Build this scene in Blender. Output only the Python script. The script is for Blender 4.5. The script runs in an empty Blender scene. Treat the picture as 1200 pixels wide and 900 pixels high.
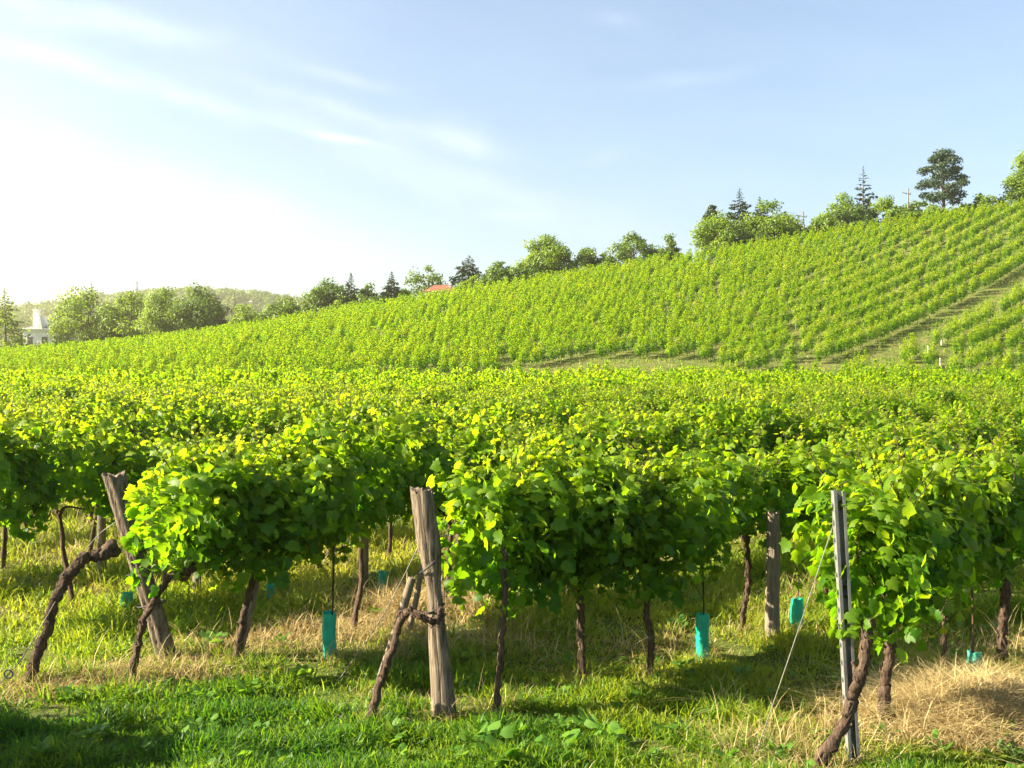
import bpy, math, random
import numpy as np
from mathutils import Vector

# ------------------------------------------------------------------ camera, light, exposure
SC = bpy.context.scene
COL = SC.collection
F, CAMZ = 1150.0, 2.4                      # focal length in photo pixels (1200 wide), eye height
cam_d = bpy.data.cameras.new('camera'); cam_d.sensor_width = 36; cam_d.lens = 36 * F / 1200
cam_d.clip_start = 0.1; cam_d.clip_end = 6000
cam = bpy.data.objects.new('camera', cam_d); COL.objects.link(cam)
cam.location = (0, 0, CAMZ); cam.rotation_euler = (math.radians(90), 0, 0)
SC.camera = cam

SUN_AZ, SUN_EL = math.radians(-95), math.radians(30)       # azimuth from +Y, clockwise
sdir = Vector((math.sin(SUN_AZ) * math.cos(SUN_EL), math.cos(SUN_AZ) * math.cos(SUN_EL), math.sin(SUN_EL)))
sl = bpy.data.lights.new('sun', 'SUN'); sl.energy = 5.0; sl.angle = math.radians(0.53); sl.color = (1.0, 0.88, 0.66)
so = bpy.data.objects.new('sun', sl); COL.objects.link(so)
so.rotation_euler = (-sdir).to_track_quat('-Z', 'Y').to_euler()

SC.view_settings.view_transform = 'Standard'; SC.view_settings.look = 'None'
SC.view_settings.gamma = 1; SC.view_settings.exposure = 2.45
SC.view_settings.use_curve_mapping = False
cy = SC.cycles
cy.max_bounces = 6; cy.diffuse_bounces = 3; cy.glossy_bounces = 2; cy.transmission_bounces = 4
cy.volume_bounces = 0; cy.transparent_max_bounces = 4; cy.use_denoising = True
cy.caustics_reflective = False; cy.caustics_refractive = False

W = bpy.data.worlds.new('World'); SC.world = W; W.use_nodes = True
nt = W.node_tree; ns, lk = nt.nodes, nt.links
for n in list(ns): ns.remove(n)
def wn(t, **k):
    n = ns.new(t)
    for a, b in k.items(): setattr(n, a, b)
    return n
def wmath(op, a, b=None, c=None, clamp=False):
    n = wn('ShaderNodeMath', operation=op, use_clamp=clamp)
    for i, v in enumerate((a, b, c)):
        if v is None: continue
        if isinstance(v, (int, float)): n.inputs[i].default_value = v
        else: lk.new(v, n.inputs[i])
    return n.outputs[0]
sky = wn('ShaderNodeTexSky', sky_type='NISHITA'); sky.sun_disc = False
sky.sun_elevation = SUN_EL; sky.sun_rotation = SUN_AZ % (2 * math.pi)
sky.air_density = 1.0; sky.dust_density = 1.0; sky.ozone_density = 1.9; sky.altitude = 200
tc = wn('ShaderNodeTexCoord'); sep = wn('ShaderNodeSeparateXYZ'); lk.new(tc.outputs['Generated'], sep.inputs[0])
AZ = wmath('ARCTAN2', sep.outputs[0], sep.outputs[1])
EL = wmath('ARCSINE', sep.outputs[2])
def noise(scale_az, scale_el, tilt, detail=6, rough=0.6, seed=0.0, dist=0.0):
    a = wmath('ADD', wmath('MULTIPLY', AZ, math.cos(tilt)), wmath('MULTIPLY', EL, math.sin(tilt)))
    b = wmath('SUBTRACT', wmath('MULTIPLY', EL, math.cos(tilt)), wmath('MULTIPLY', AZ, math.sin(tilt)))
    cmb = wn('ShaderNodeCombineXYZ')
    lk.new(wmath('MULTIPLY', a, scale_az), cmb.inputs[0]); lk.new(wmath('MULTIPLY', b, scale_el), cmb.inputs[1])
    cmb.inputs[2].default_value = seed
    n = wn('ShaderNodeTexNoise'); n.inputs['Scale'].default_value = 1; n.inputs['Detail'].default_value = detail
    n.inputs['Roughness'].default_value = rough; n.inputs['Distortion'].default_value = dist
    lk.new(cmb.outputs[0], n.inputs['Vector'])
    return n.outputs[0]
def streak(px, py, hw, hh, tilt, seed, amount, sx=9, sy=40):
    """one cirrus streak at a direction of the sky: soft ellipse times stretched noise"""
    a0 = math.atan2(px - 600, F); e0 = math.atan2(450 - py, math.hypot(F, px - 600))
    da = wmath('SUBTRACT', AZ, a0); de = wmath('SUBTRACT', EL, e0)
    u = wmath('ADD', wmath('MULTIPLY', da, math.cos(tilt)), wmath('MULTIPLY', de, math.sin(tilt)))
    v = wmath('SUBTRACT', wmath('MULTIPLY', de, math.cos(tilt)), wmath('MULTIPLY', da, math.sin(tilt)))
    nz = noise(14, 14, tilt, 3, 0.5, seed + 3.3)
    v = wmath('ADD', v, wmath('MULTIPLY', wmath('SUBTRACT', nz, 0.5), hh / F * 2.2))
    u = wmath('DIVIDE', u, hw / F); v = wmath('DIVIDE', v, hh / F)
    r = wmath('ADD', wmath('MULTIPLY', u, u), wmath('MULTIPLY', v, v))
    m = wmath('EXPONENT', wmath('MULTIPLY', r, -1.3))
    n = wmath('MULTIPLY_ADD', noise(sx, sy, tilt, 8, 0.62, seed, 0.4), 2.2, -0.45, clamp=True)
    return wmath('MULTIPLY', wmath('MULTIPLY', m, n), amount)
t = math.radians
parts = [
    streak(398, 162, 50, 5, t(-8), 1.0, 0.75, 20, 60),
    streak(545, 163, 52, 19, t(-16), 2.0, 0.62, 10, 20),
    streak(420, 138, 120, 11, t(-14), 3.0, 0.42),
    streak(150, 95, 190, 13, t(-10), 4.0, 0.50),
    streak(60, 12, 190, 15, t(-4), 5.0, 0.55),
    streak(400, 90, 70, 9, t(-10), 6.0, 0.30),
    streak(540, 215, 210, 26, t(-17), 7.0, 0.40, 7, 25),
    streak(230, 225, 220, 30, t(-12), 8.0, 0.45, 6, 22),
    streak(280, 290, 320, 30, t(-6), 9.0, 0.40, 5, 20),
    streak(720, 22, 24, 9, t(-10), 10.0, 0.2, 30, 60),
    streak(710, 183, 24, 9, t(20), 11.0, 0.16, 40, 60),
    streak(800, 92, 80, 9, t(4), 12.0, 0.18),
    streak(600, 252, 60, 6, t(-2), 13.0, 0.22),
]
parts += [streak(-100, 385, 430, 100, 0.0, 21.0, 0.55, 2.2, 6)]
tot = parts[0]
for p in parts[1:]: tot = wmath('ADD', tot, p)
veil = wmath('MULTIPLY_ADD', noise(5, 16, t(-10), 7, 0.62, 20.0), 0.7, -0.25, clamp=True)
tot = wmath('ADD', tot, wmath('MULTIPLY', veil, 0.35))
tot = wmath('MINIMUM', wmath('MULTIPLY_ADD', tot, 0.42, 0.02), 0.8)
mixc = wn('ShaderNodeMix', data_type='RGBA'); lk.new(tot, mixc.inputs['Factor'])
lk.new(sky.outputs[0], mixc.inputs['A']); mixc.inputs['B'].default_value = (7.6, 7.7, 8.1, 1)
bgn = wn('ShaderNodeBackground'); bgn.inputs['Strength'].default_value = 0.05
lk.new(mixc.outputs['Result'], bgn.inputs['Color'])
wo = wn('ShaderNodeOutputWorld'); lk.new(bgn.outputs[0], wo.inputs['Surface'])

# ------------------------------------------------------------------ helpers
rng = np.random.default_rng(7)
random.seed(7)

class Acc:
    """collects faces of any size, with a tint value per vertex, and links them as ONE mesh"""
    def __init__(s): s.v, s.t, s.f, s.n = [], [], [], 0
    def add(s, verts, faces, tint=0.5, mat=0, smooth=True):
        verts = np.asarray(verts, float).reshape(-1, 3); m = len(verts)
        s.v.append(verts)
        s.t.append(np.broadcast_to(np.asarray(tint, float), (m,)).copy())
        s.f.append((np.asarray(faces, int) + s.n, mat, smooth)); s.n += m
    def mesh(s, name, mats):
        me = bpy.data.meshes.new(name)
        V = np.concatenate(s.v); me.vertices.add(len(V)); me.vertices.foreach_set('co', V.ravel())
        L = np.concatenate([f.ravel() for f, _, _ in s.f])
        cnt = np.concatenate([np.full(len(f), f.shape[1]) for f, _, _ in s.f])
        st = np.concatenate([[0], np.cumsum(cnt)[:-1]])
        me.loops.add(len(L)); me.loops.foreach_set('vertex_index', L)
        me.polygons.add(len(cnt)); me.polygons.foreach_set('loop_start', st)
        me.polygons.foreach_set('material_index', np.concatenate([np.full(len(f), m) for f, m, _ in s.f]))
        me.polygons.foreach_set('use_smooth', np.concatenate([np.full(len(f), sm) for f, _, sm in s.f]))
        at = me.attributes.new('tint', 'FLOAT', 'POINT'); at.data.foreach_set('value', np.concatenate(s.t))
        for m in (mats if isinstance(mats, (list, tuple)) else [mats]): me.materials.append(m)
        me.update(calc_edges=True)
        return me
    def obj(s, name, mats, parent=None, loc=(0, 0, 0)):
        return link(name, s.mesh(name, mats), parent, loc)

def link(name, data, parent=None, loc=(0, 0, 0), rz=0.0, scale=None):
    o = bpy.data.objects.new(name, data); COL.objects.link(o)
    o.location = loc
    if rz: o.rotation_euler = (0, 0, rz)
    if scale is not None: o.scale = scale
    if parent is not None: o.parent = parent
    return o
def tag(o, label=None, cat=None, group=None, kind=None):
    for k, v in (('label', label), ('category', cat), ('group', group), ('kind', kind)):
        if v: o[k] = v
    return o
def thing(name, loc, label, cat, group=None):
    return tag(link(name, None, None, loc), label, cat, group)
def nrm(a): return a / (np.linalg.norm(a, axis=-1, keepdims=True) + 1e-9)

def tube(acc, pts, rad, n=8, mat=0, rough=0.0, tint=0.5, seed=0, caps=True, oval=None):
    """a bent, tapering, slightly knobbly tube through pts"""
    pts = np.asarray(pts, float); rad = np.broadcast_to(np.asarray(rad, float), (len(pts),))
    r = np.random.default_rng(seed)
    tan = nrm(np.gradient(pts, axis=0))
    ref = np.array([1.0, 0, 0]) if abs(tan[:, 0]).mean() < 0.75 else np.array([0, 1.0, 0])
    A = nrm(np.cross(tan, ref)); B = np.cross(tan, A)
    an = np.linspace(0, 2 * np.pi, n, endpoint=False)
    prof = 1 + rough * r.normal(size=n) * 0.8
    R = rad[:, None] * (prof[None] + rough * r.normal(size=(len(pts), n)) * 0.6)
    V = pts[:, None] + R[..., None] * (np.cos(an)[None, :, None] * A[:, None] + np.sin(an)[None, :, None] * B[:, None])
    i = np.arange(len(pts) - 1)[:, None] * n; j = np.arange(n)[None]; k = (j + 1) % n
    q = np.stack([i + j, i + k, i + n + k, i + n + j], -1).reshape(-1, 4)
    acc.add(V.reshape(-1, 3), q, tint, mat)
    if caps:
        acc.add(V[-1], np.arange(n)[None], tint, mat, False)
        acc.add(V[0][::-1], np.arange(n)[None], tint, mat, False)
def resample(pts, m):
    """smooth Catmull-Rom style resampling"""
    pts = np.asarray(pts, float); n = len(pts)
    P = np.vstack([2 * pts[0] - pts[1], pts, 2 * pts[-1] - pts[-2]])
    out = []
    for u in np.linspace(0, n - 1 - 1e-6, m):
        i = int(u); f = u - i; a, b, c, d = P[i:i + 4]
        out.append(0.5 * (2 * b + (c - a) * f + (2 * a - 5 * b + 4 * c - d) * f * f + (3 * b - a - 3 * c + d) * f ** 3))
    return np.array(out)
def box(acc, lo, hi, mat=0, tint=0.5):
    x0, y0, z0 = lo; x1, y1, z1 = hi
    v = [(x0, y0, z0), (x1, y0, z0), (x1, y1, z0), (x0, y1, z0), (x0, y0, z1), (x1, y0, z1), (x1, y1, z1), (x0, y1, z1)]
    acc.add(v, [(0, 3, 2, 1), (4, 5, 6, 7), (0, 1, 5, 4), (1, 2, 6, 5), (2, 3, 7, 6), (3, 0, 4, 7)], tint, mat, False)

def scatter(acc, tv, tf, P, N, T, S, tint, mat=0):
    """a leaf template at every point P, its face along N, its tip along T"""
    Z = nrm(N); Y = nrm(T - (T * Z).sum(-1, keepdims=True) * Z); X = np.cross(Y, Z)
    S = np.broadcast_to(np.asarray(S, float), (len(P),))[:, None, None]
    tv = np.asarray(tv, float)
    V = P[:, None] + S * (tv[None, :, 0:1] * X[:, None] + tv[None, :, 1:2] * Y[:, None] + tv[None, :, 2:3] * Z[:, None])
    tf = np.asarray(tf, int)
    Fc = (np.arange(len(P))[:, None, None] * len(tv) + tf[None]).reshape(-1, tf.shape[1])
    acc.add(V.reshape(-1, 3), Fc, np.repeat(np.broadcast_to(tint, (len(P),)), len(tv)), mat)

# leaf templates (unit size, stalk at the origin, tip along +y)
def vine_leaf():
    half = [(0.0, 0.0), (0.14, -0.14), (0.36, -0.10), (0.56, 0.10), (0.44, 0.26), (0.60, 0.52), (0.36, 0.56), (0.24, 0.72), (0.0, 1.0)]
    pts = half + [(-x, y) for x, y in half[-2:0:-1]]
    v = [(x, y - 0.05, -0.26 * abs(x) + (-0.16 * (y - 0.35) ** 2)) for x, y in pts] + [(0, 0.30, 0.05)]
    c = len(pts)
    return v, [(i, (i + 1) % c, c) for i in range(c)]
VLV, VLF = vine_leaf()
MLV = [(0, 0, 0), (0.48, 0.2, -0.1), (0.34, 0.72, -0.12), (0, 1, -0.05), (-0.34, 0.72, -0.12), (-0.48, 0.2, -0.1)]
MLF = [(0, 1, 2), (0, 2, 3), (0, 3, 4), (0, 4, 5)]
QLV = [(0, 0, 0), (0.38, 0.5, -0.08), (0, 1, 0), (-0.38, 0.5, -0.08)]
QLF = [(0, 1, 2), (0, 2, 3)]

def lump(P, k, seed, amp=1.0):
    r = np.random.default_rng(seed); s = 0
    for _ in range(5):
        d = nrm(r.normal(size=P.shape[1])); s = s + np.sin(P @ d * k * r.uniform(0.6, 1.6) + r.uniform(0, 6.3))
    return amp * s / 2.2

# ------------------------------------------------------------------ materials
def mat_base(name):
    m = bpy.data.materials.new(name); m.use_nodes = True
    n, l = m.node_tree.nodes, m.node_tree.links
    return m, n, l, n['Principled BSDF'], n['Material Output']
def ramp(n, l, src, stops):
    r = n.new('ShaderNodeValToRGB'); e = r.color_ramp.elements
    while len(e) < len(stops): e.new(0.5)
    for k, (p, c) in zip(e, stops): k.position = p; k.color = (*c, 1)
    l.new(src, r.inputs[0]); return r.outputs[0]
def leaf_mat(name, stops, tstops, trans=0.45, rough=0.5, spec=0.3):
    m, n, l, b, o = mat_base(name)
    a = n.new('ShaderNodeAttribute'); a.attribute_name = 'tint'
    l.new(ramp(n, l, a.outputs['Fac'], stops), b.inputs['Base Color'])
    b.inputs['Roughness'].default_value = rough; b.inputs['Specular IOR Level'].default_value = spec
    t = n.new('ShaderNodeBsdfTranslucent'); l.new(ramp(n, l, a.outputs['Fac'], tstops), t.inputs[0])
    mx = n.new('ShaderNodeMixShader'); mx.inputs[0].default_value = trans
    l.new(b.outputs[0], mx.inputs[1]); l.new(t.outputs[0], mx.inputs[2]); l.new(mx.outputs[0], o.inputs[0])
    return m
def noisy(name, stops, scale, stretch=(1, 1, 1), rough=0.85, bump=0.3, detail=6, spec=0.2, dist=0.02):
    m, n, l, b, o = mat_base(name)
    tcn = n.new('ShaderNodeTexCoord'); mp = n.new('ShaderNodeMapping'); mp.inputs['Scale'].default_value = stretch
    l.new(tcn.outputs['Object'], mp.inputs[0])
    z = n.new('ShaderNodeTexNoise'); z.inputs['Scale'].default_value = scale; z.inputs['Detail'].default_value = detail
    z.inputs['Roughness'].default_value = 0.65
    l.new(mp.outputs[0], z.inputs['Vector'])
    l.new(ramp(n, l, z.outputs[0], stops), b.inputs['Base Color'])
    b.inputs['Roughness'].default_value = rough; b.inputs['Specular IOR Level'].default_value = spec
    if bump:
        bp = n.new('ShaderNodeBump'); bp.inputs['Strength'].default_value = bump; bp.inputs['Distance'].default_value = dist
        l.new(z.outputs[0], bp.inputs['Height']); l.new(bp.outputs[0], b.inputs['Normal'])
    return m
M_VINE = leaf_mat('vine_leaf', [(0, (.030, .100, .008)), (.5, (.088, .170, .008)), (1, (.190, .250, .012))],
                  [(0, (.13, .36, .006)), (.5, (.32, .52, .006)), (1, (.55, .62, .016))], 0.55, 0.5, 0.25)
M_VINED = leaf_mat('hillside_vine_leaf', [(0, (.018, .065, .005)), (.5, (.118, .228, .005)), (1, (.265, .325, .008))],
                   [(0, (.12, .32, .004)), (.5, (.30, .53, .004)), (1, (.54, .62, .012))], 0.38, 0.55, 0.15)  # dark end: old lower leaves, deepened as painted shade at the tuft bottoms
M_TREE = leaf_mat('tree_leaf', [(0, (.040, .090, .012)), (1, (.115, .175, .020))], [(0, (.11, .22, .012)), (1, (.28, .38, .025))], 0.35)
M_TREEL = leaf_mat('light_tree_leaf', [(0, (.060, .125, .010)), (1, (.155, .225, .018))], [(0, (.18, .32, .012)), (1, (.40, .50, .025))], 0.4)
M_DARK = leaf_mat('needle', [(0, (.014, .034, .014)), (1, (.042, .074, .026))], [(0, (.02, .05, .01)), (1, (.06, .10, .02))], 0.15)
M_COPPER = leaf_mat('copper_leaf', [(0, (.05, .025, .018)), (1, (.12, .06, .03))], [(0, (.12, .04, .02)), (1, (.2, .09, .03))], 0.3)
M_GRASS = leaf_mat('grass_blade', [(0, (.030, .090, .010)), (.5, (.100, .180, .012)), (1, (.24, .265, .03))],
                   [(0, (.10, .28, .010)), (.5, (.34, .48, .012)), (1, (.58, .58, .05))], 0.45, 0.5, 0.25)
M_DRY = leaf_mat('dry_blade', [(0, (.17, .12, .05)), (.5, (.38, .28, .12)), (1, (.60, .50, .26))],
                 [(0, (.22, .15, .06)), (.5, (.42, .30, .12)), (1, (.55, .42, .18))], 0.35, 0.6, 0.2)
M_WOOD = noisy('weathered_wood', [(.30, (.025, .018, .013)), (.43, (.100, .075, .052)), (.57, (.195, .155, .110)), (.8, (.34, .29, .22))],
               7, (7, 7, .55), 0.85, 0.9, 8, 0.15, 0.03)
M_STAKE = noisy('grey_stake_wood', [(.3, (.10, .078, .058)), (.7, (.25, .205, .155))], 9, (5, 5, .6), 0.85, 0.5)
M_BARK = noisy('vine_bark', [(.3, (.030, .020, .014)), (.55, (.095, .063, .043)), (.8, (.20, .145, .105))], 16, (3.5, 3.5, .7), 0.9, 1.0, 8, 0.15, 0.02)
M_TRUNK = noisy('tree_bark', [(.3, (.05, .035, .025)), (.7, (.16, .12, .09))], 3, (3, 3, .6), 0.9, 0.6)
M_STEEL = noisy('galvanised_steel', [(.3, (.14, .14, .135)), (.7, (.28, .28, .265))], 20, (1, 1, .4), 0.45, 0.05)
M_STEEL.node_tree.nodes['Principled BSDF'].inputs['Metallic'].default_value = 0.35
M_WIRE = noisy('wire', [(.3, (.10, .09, .08)), (.7, (.24, .22, .20))], 30, rough=0.5, bump=0)
M_TIE = noisy('black_tie', [(.3, (.015, .015, .015)), (.7, (.04, .04, .04))], 30, rough=0.5, bump=0)
def plastic(name, c, tr):
    m, n, l, b, o = mat_base(name)
    tcn = n.new('ShaderNodeTexCoord'); z = n.new('ShaderNodeTexNoise'); z.inputs['Scale'].default_value = 9
    l.new(tcn.outputs['Object'], z.inputs['Vector'])
    l.new(ramp(n, l, z.outputs[0], [(.3, tuple(x * .7 for x in c)), (.52, c), (.66, c), (.78, tuple(x * .55 + y for x, y in zip(c, (.12, .10, .06))))]), b.inputs['Base Color'])
    b.inputs['Roughness'].default_value = 0.4
    t = n.new('ShaderNodeBsdfTranslucent'); t.inputs[0].default_value = (*tr, 1)
    mx = n.new('ShaderNodeMixShader'); mx.inputs[0].default_value = 0.35
    l.new(b.outputs[0], mx.inputs[1]); l.new(t.outputs[0], mx.inputs[2]); l.new(mx.outputs[0], o.inputs[0])
    return m
M_TURQ = plastic('turquoise_plastic', (.02, .46, .33), (.04, .75, .52))
M_WHITE = plastic('white_plastic', (.75, .75, .72), (.6, .6, .55))
M_WALL = noisy('white_render', [(.3, (.68, .67, .64)), (.7, (.80, .79, .76))], 1.2, bump=0.05)
M_STONE = noisy('pale_stone', [(.3, (.55, .53, .49)), (.7, (.70, .68, .63))], 1.5, bump=0.05)
M_GLASS = noisy('dark_window_glass', [(.3, (.03, .035, .04)), (.7, (.06, .065, .07))], 1, rough=0.15, bump=0, spec=0.5)
M_SLATE = noisy('slate_roof', [(.3, (.14, .14, .15)), (.7, (.24, .24, .25))], 4, (1, 1, 4), bump=0.3)
M_TILE = noisy('red_roof_tile', [(.3, (.15, .06, .04)), (.7, (.24, .10, .06))], 4, (1, 1, 5), bump=0.4)
M_WEED = leaf_mat('weed_leaf', [(0, (.045, .13, .016)), (1, (.11, .22, .025))], [(0, (.14, .34, .015)), (1, (.32, .46, .03))], 0.4, 0.4, 0.35)

# ------------------------------------------------------------------ terrain
PXC = np.array([-900, -500, -300, 0, 200, 400, 600, 800, 1000, 1200, 1500, 2000, 3000])
YC = 145.0                                   # distance of the hill's crest line
CRX = (PXC - 600) / F * YC
CRZ = CAMZ - 1.45 + (450 - np.array([452, 447, 440, 420, 400, 365, 330, 300, 265, 235, 195, 150, 120])) / F * YC
def sstep(a, b, x):
    u = np.clip((x - a) / (b - a), 0, 1); return u * u * (3 - 2 * u)
def terrain(x, y):
    x = np.asarray(x, float); y = np.asarray(y, float)
    near = 0.0165 * np.clip(y - 7, 0, 76) + 0.05 * np.sin(x * .9 + 1) * np.sin(y * .7) * sstep(5, 9, y)
    C = (np.interp(x, CRX, CRZ) + np.interp(x - 9, CRX, CRZ) + np.interp(x + 9, CRX, CRZ)) / 3
    u = (y - 72) / (YC - 72)
    a = 0.5 * (u + np.sqrt(u * u + 0.010))
    b = 1 - 0.5 * ((1 - a) + np.sqrt((1 - a) ** 2 + 0.008))
    rise = np.maximum(C * 1.045 - near, 0) * np.clip(b, 0, 1) * sstep(48, 79, y)
    fade = np.where(y > 195, np.exp(-((y - 195) / 140) ** 2), 1)
    ridge = 84 * np.exp(-((y - 1000) / 260) ** 2) * (0.62 + 0.38 * np.exp(-((x + 330) / 230) ** 2)) * (1 + .05 * np.sin(x / 60)) * sstep(400, 800, y)
    return (near + rise) * fade + ridge - 0.35 * sstep(4.5, 2, y)
def P(px, py):
    """the ground point the photo shows at a pixel of the near field"""
    d = 8.0
    for _ in range(30):
        z = float(terrain((px - 600) / F * d, d)); d = 0.5 * d + 0.5 * (CAMZ - z) * F / (py - 450)
    x = (px - 600) / F * d
    return np.array([x, d, float(terrain(x, d))])
def Wp(px, py, d): return np.array([(px - 600) / F * d, d, CAMZ + (450 - py) / F * d])

def axis(lo, hi, spec):
    out = [lo]
    while out[-1] < hi: out.append(out[-1] + spec(out[-1]))
    return np.array(out)
gx = axis(-1600, 1600, lambda v: 0.25 if abs(v) < 8 else (2.0 if abs(v) < 130 else 30))
gy = axis(-40, 1550, lambda v: 0.25 if -1 < v < 16 else (1.2 if v < 240 else 20))
X, Y = np.meshgrid(gx, gy); Z = terrain(X, Y)
g = Acc(); nx, ny = len(gx), len(gy)
ii = (np.arange(ny - 1)[:, None] * nx + np.arange(nx - 1)[None]).ravel()
g.add(np.stack([X, Y, Z], -1), np.stack([ii, ii + 1, ii + nx + 1, ii + nx], -1))
m, n, l, b, o = mat_base('meadow_soil')
tcn = n.new('ShaderNodeTexCoord')
def gn(scale, detail=6):
    z = n.new('ShaderNodeTexNoise'); z.inputs['Scale'].default_value = scale; z.inputs['Detail'].default_value = detail
    z.inputs['Roughness'].default_value = 0.7; l.new(tcn.outputs['Object'], z.inputs['Vector']); return z.outputs[0]
c1 = ramp(n, l, gn(1.6, 8), [(.35, (.06, .085, .018)), (.5, (.12, .125, .035)), (.66, (.24, .18, .085))])
c2 = ramp(n, l, gn(.22, 9), [(.38, (.035, .075, .010)), (.55, (.075, .105, .018)), (.74, (.19, .15, .06))])
mx = n.new('ShaderNodeMix'); mx.data_type = 'RGBA'; mx.inputs['Factor'].default_value = 0.5
l.new(c1, mx.inputs['A']); l.new(c2, mx.inputs['B']); l.new(mx.outputs['Result'], b.inputs['Base Color'])
b.inputs['Roughness'].default_value = 0.95; b.inputs['Specular IOR Level'].default_value = 0.1
bp = n.new('ShaderNodeBump'); bp.inputs['Strength'].default_value = 0.8; bp.inputs['Distance'].default_value = 0.08
l.new(gn(7, 8), bp.inputs['Height']); l.new(bp.outputs[0], b.inputs['Normal'])
tag(g.obj('ground', m), kind='structure')

# ------------------------------------------------------------------ haze
hz = Acc(); box(hz, (-1580, -30, -8), (1580, 1530, 150))
hm = bpy.data.materials.new('haze'); hm.use_nodes = True
hn = hm.node_tree.nodes
hn.remove(hn['Principled BSDF'])
pv = hn.new('ShaderNodeVolumePrincipled'); pv.inputs['Color'].default_value = (1.0, .90, .60, 1)
pv.inputs['Density'].default_value = 0.0005; pv.inputs['Anisotropy'].default_value = 0.70
hm.node_tree.links.new(pv.outputs[0], hn['Material Output'].inputs['Volume'])
tag(hz.obj('haze', hm), kind='stuff')

# ------------------------------------------------------------------ grapevines
UN = np.array([.73, .683]); NN = np.array([.683, -.73]); ROWA = math.atan2(UN[1], UN[0])
def canopy(seed, count, lo=0.92, hi=1.70, half=0.70, wid=0.33, size=(.042, .110), shoots=18, hang=6):
    """leaves of one vine trained along x: a lumpy hedge section with free shoots above and trailing ones below"""
    r = np.random.default_rng(seed)
    n0 = count
    s = r.uniform(-half, half, n0); a = r.uniform(0, 2 * np.pi, n0)
    rad = np.where(r.random(n0) < .72, r.uniform(.66, 1.14, n0), np.sqrt(r.uniform(0.02, .6, n0)))
    ph = r.uniform(0, 6.3, 6)
    bul = 1 + .24 * np.sin(s * 7 + a * 2 + ph[0]) + .20 * np.sin(s * 13 - a * 3 + ph[1]) + .14 * np.sin(s * 4 + a + ph[2])
    cz, hz_ = (lo + hi) / 2, (hi - lo) / 2
    ca, sa = np.cos(a), np.sin(a)
    yy = wid * np.sign(ca) * np.abs(ca) ** .8 * rad * bul
    zz = cz + hz_ * np.sign(sa) * np.abs(sa) ** np.where(sa > 0, .75, 1.15) * rad * (0.9 + .6 * (bul - 1)) + .09 * np.sin(s * 5 + ph[3])
    Pp = np.stack([s, yy, zz], -1)
    Nn = np.stack([r.normal(0, .35, n0), ca * .9, sa * .7 + .45], -1) + r.normal(0, .62, (n0, 3))
    Tt = np.stack([r.normal(0, .6, n0), ca * .5, np.full(n0, -.6)], -1) + r.normal(0, .55, (n0, 3))
    S = r.uniform(size[0], size[1], n0) * np.where(rad > .7, 1, .85)
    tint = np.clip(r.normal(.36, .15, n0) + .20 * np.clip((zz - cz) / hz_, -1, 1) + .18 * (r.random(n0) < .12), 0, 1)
    PP, N2, T2, SS, TT = [Pp], [Nn], [Tt], [S], [tint]
    stems = []
    for k in range(shoots + hang):
        up = k < shoots
        m_ = r.integers(9, 17) if up else r.integers(5, 10)
        x0 = r.uniform(-half, half); y0 = r.uniform(-wid, wid) * (.6 if up else .9)
        z0 = hi - .16 if up else lo + .12
        d = np.array([r.normal(0, .3), r.normal(0, .3), 1.0 if up else -.8]); L = r.uniform(.22, .62) if up else r.uniform(.12, .34)
        u = np.linspace(0, 1, m_)
        c = np.array([x0, y0, z0]) + u[:, None] * d * L + (u ** 2)[:, None] * np.array([r.normal(0, .08), r.normal(0, .08), -.10 if up else -.05])
        stems.append(c)
        PP.append(c + r.normal(0, .02, c.shape)); an = u * 9 + r.uniform(0, 6)
        N2.append(np.stack([np.cos(an) * .6, np.sin(an) * .6, np.full(m_, .7)], -1) + r.normal(0, .3, (m_, 3)))
        T2.append(np.stack([np.cos(an), np.sin(an), np.full(m_, -.25)], -1))
        SS.append(size[1] * (1.0 - .68 * u) * r.uniform(.7, 1, m_))
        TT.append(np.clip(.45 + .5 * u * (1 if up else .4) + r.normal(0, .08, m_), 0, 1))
    return [np.concatenate(z) for z in (PP, N2, T2, SS, TT)] + [stems]
def foliage_mesh(seed, count, **k):
    A = Acc(); Pp, N, T, S, tt, stems = canopy(seed, count, **k)
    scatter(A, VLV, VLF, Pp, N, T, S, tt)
    for i, c in enumerate(stems): tube(A, resample(c, 6), np.linspace(.005, .002, 6), 4, 1, seed=i, caps=False)
    r = np.random.default_rng(seed + 99)
    for i in range(7):                                       # woody canes inside the leaves
        x0 = r.uniform(-.5, .5)
        c = np.array([[x0, r.normal(0, .05), .92], [x0 + r.normal(0, .12), r.normal(0, .12), 1.3], [x0 + r.normal(0, .2), r.normal(0, .16), 1.75]])
        tube(A, resample(c, 6), np.linspace(.008, .003, 6), 4, 1, seed=i, caps=False)
    return A.mesh('foliage', [M_VINE, M_BARK])
def trunk_mesh(seed, h=1.0, r0=.026):
    r = np.random.default_rng(seed); A = Acc()
    k = 6; base = np.stack([np.cumsum(r.normal(0, .034, k)), np.cumsum(r.normal(0, .034, k)), np.linspace(-.04, h, k)], -1)
    base[:, :2] -= base[0, :2]
    c = resample(base, 22)
    tube(A, c, np.linspace(r0 * 1.25, r0 * .8, 22) * (1 + .14 * np.sin(np.arange(22) * 1.3 + seed)), 9, 0, .10, seed=seed)
    for sgn in (-1, 1):                                       # cordon arms
        a = resample([c[-2], c[-1] + (sgn * .15, 0, .05), c[-1] + (sgn * .48, r.normal(0, .03), .05)], 8)
        tube(A, a, np.linspace(r0 * .75, r0 * .35, 8), 6, 0, .12, seed=seed + 5)
    return A.mesh('trunk', M_BARK)
FOL = [foliage_mesh(100 + i, 1250, wid=.31 + .03 * (i % 3), hi=1.66 + .04 * (i % 4)) for i in range(10)]
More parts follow.
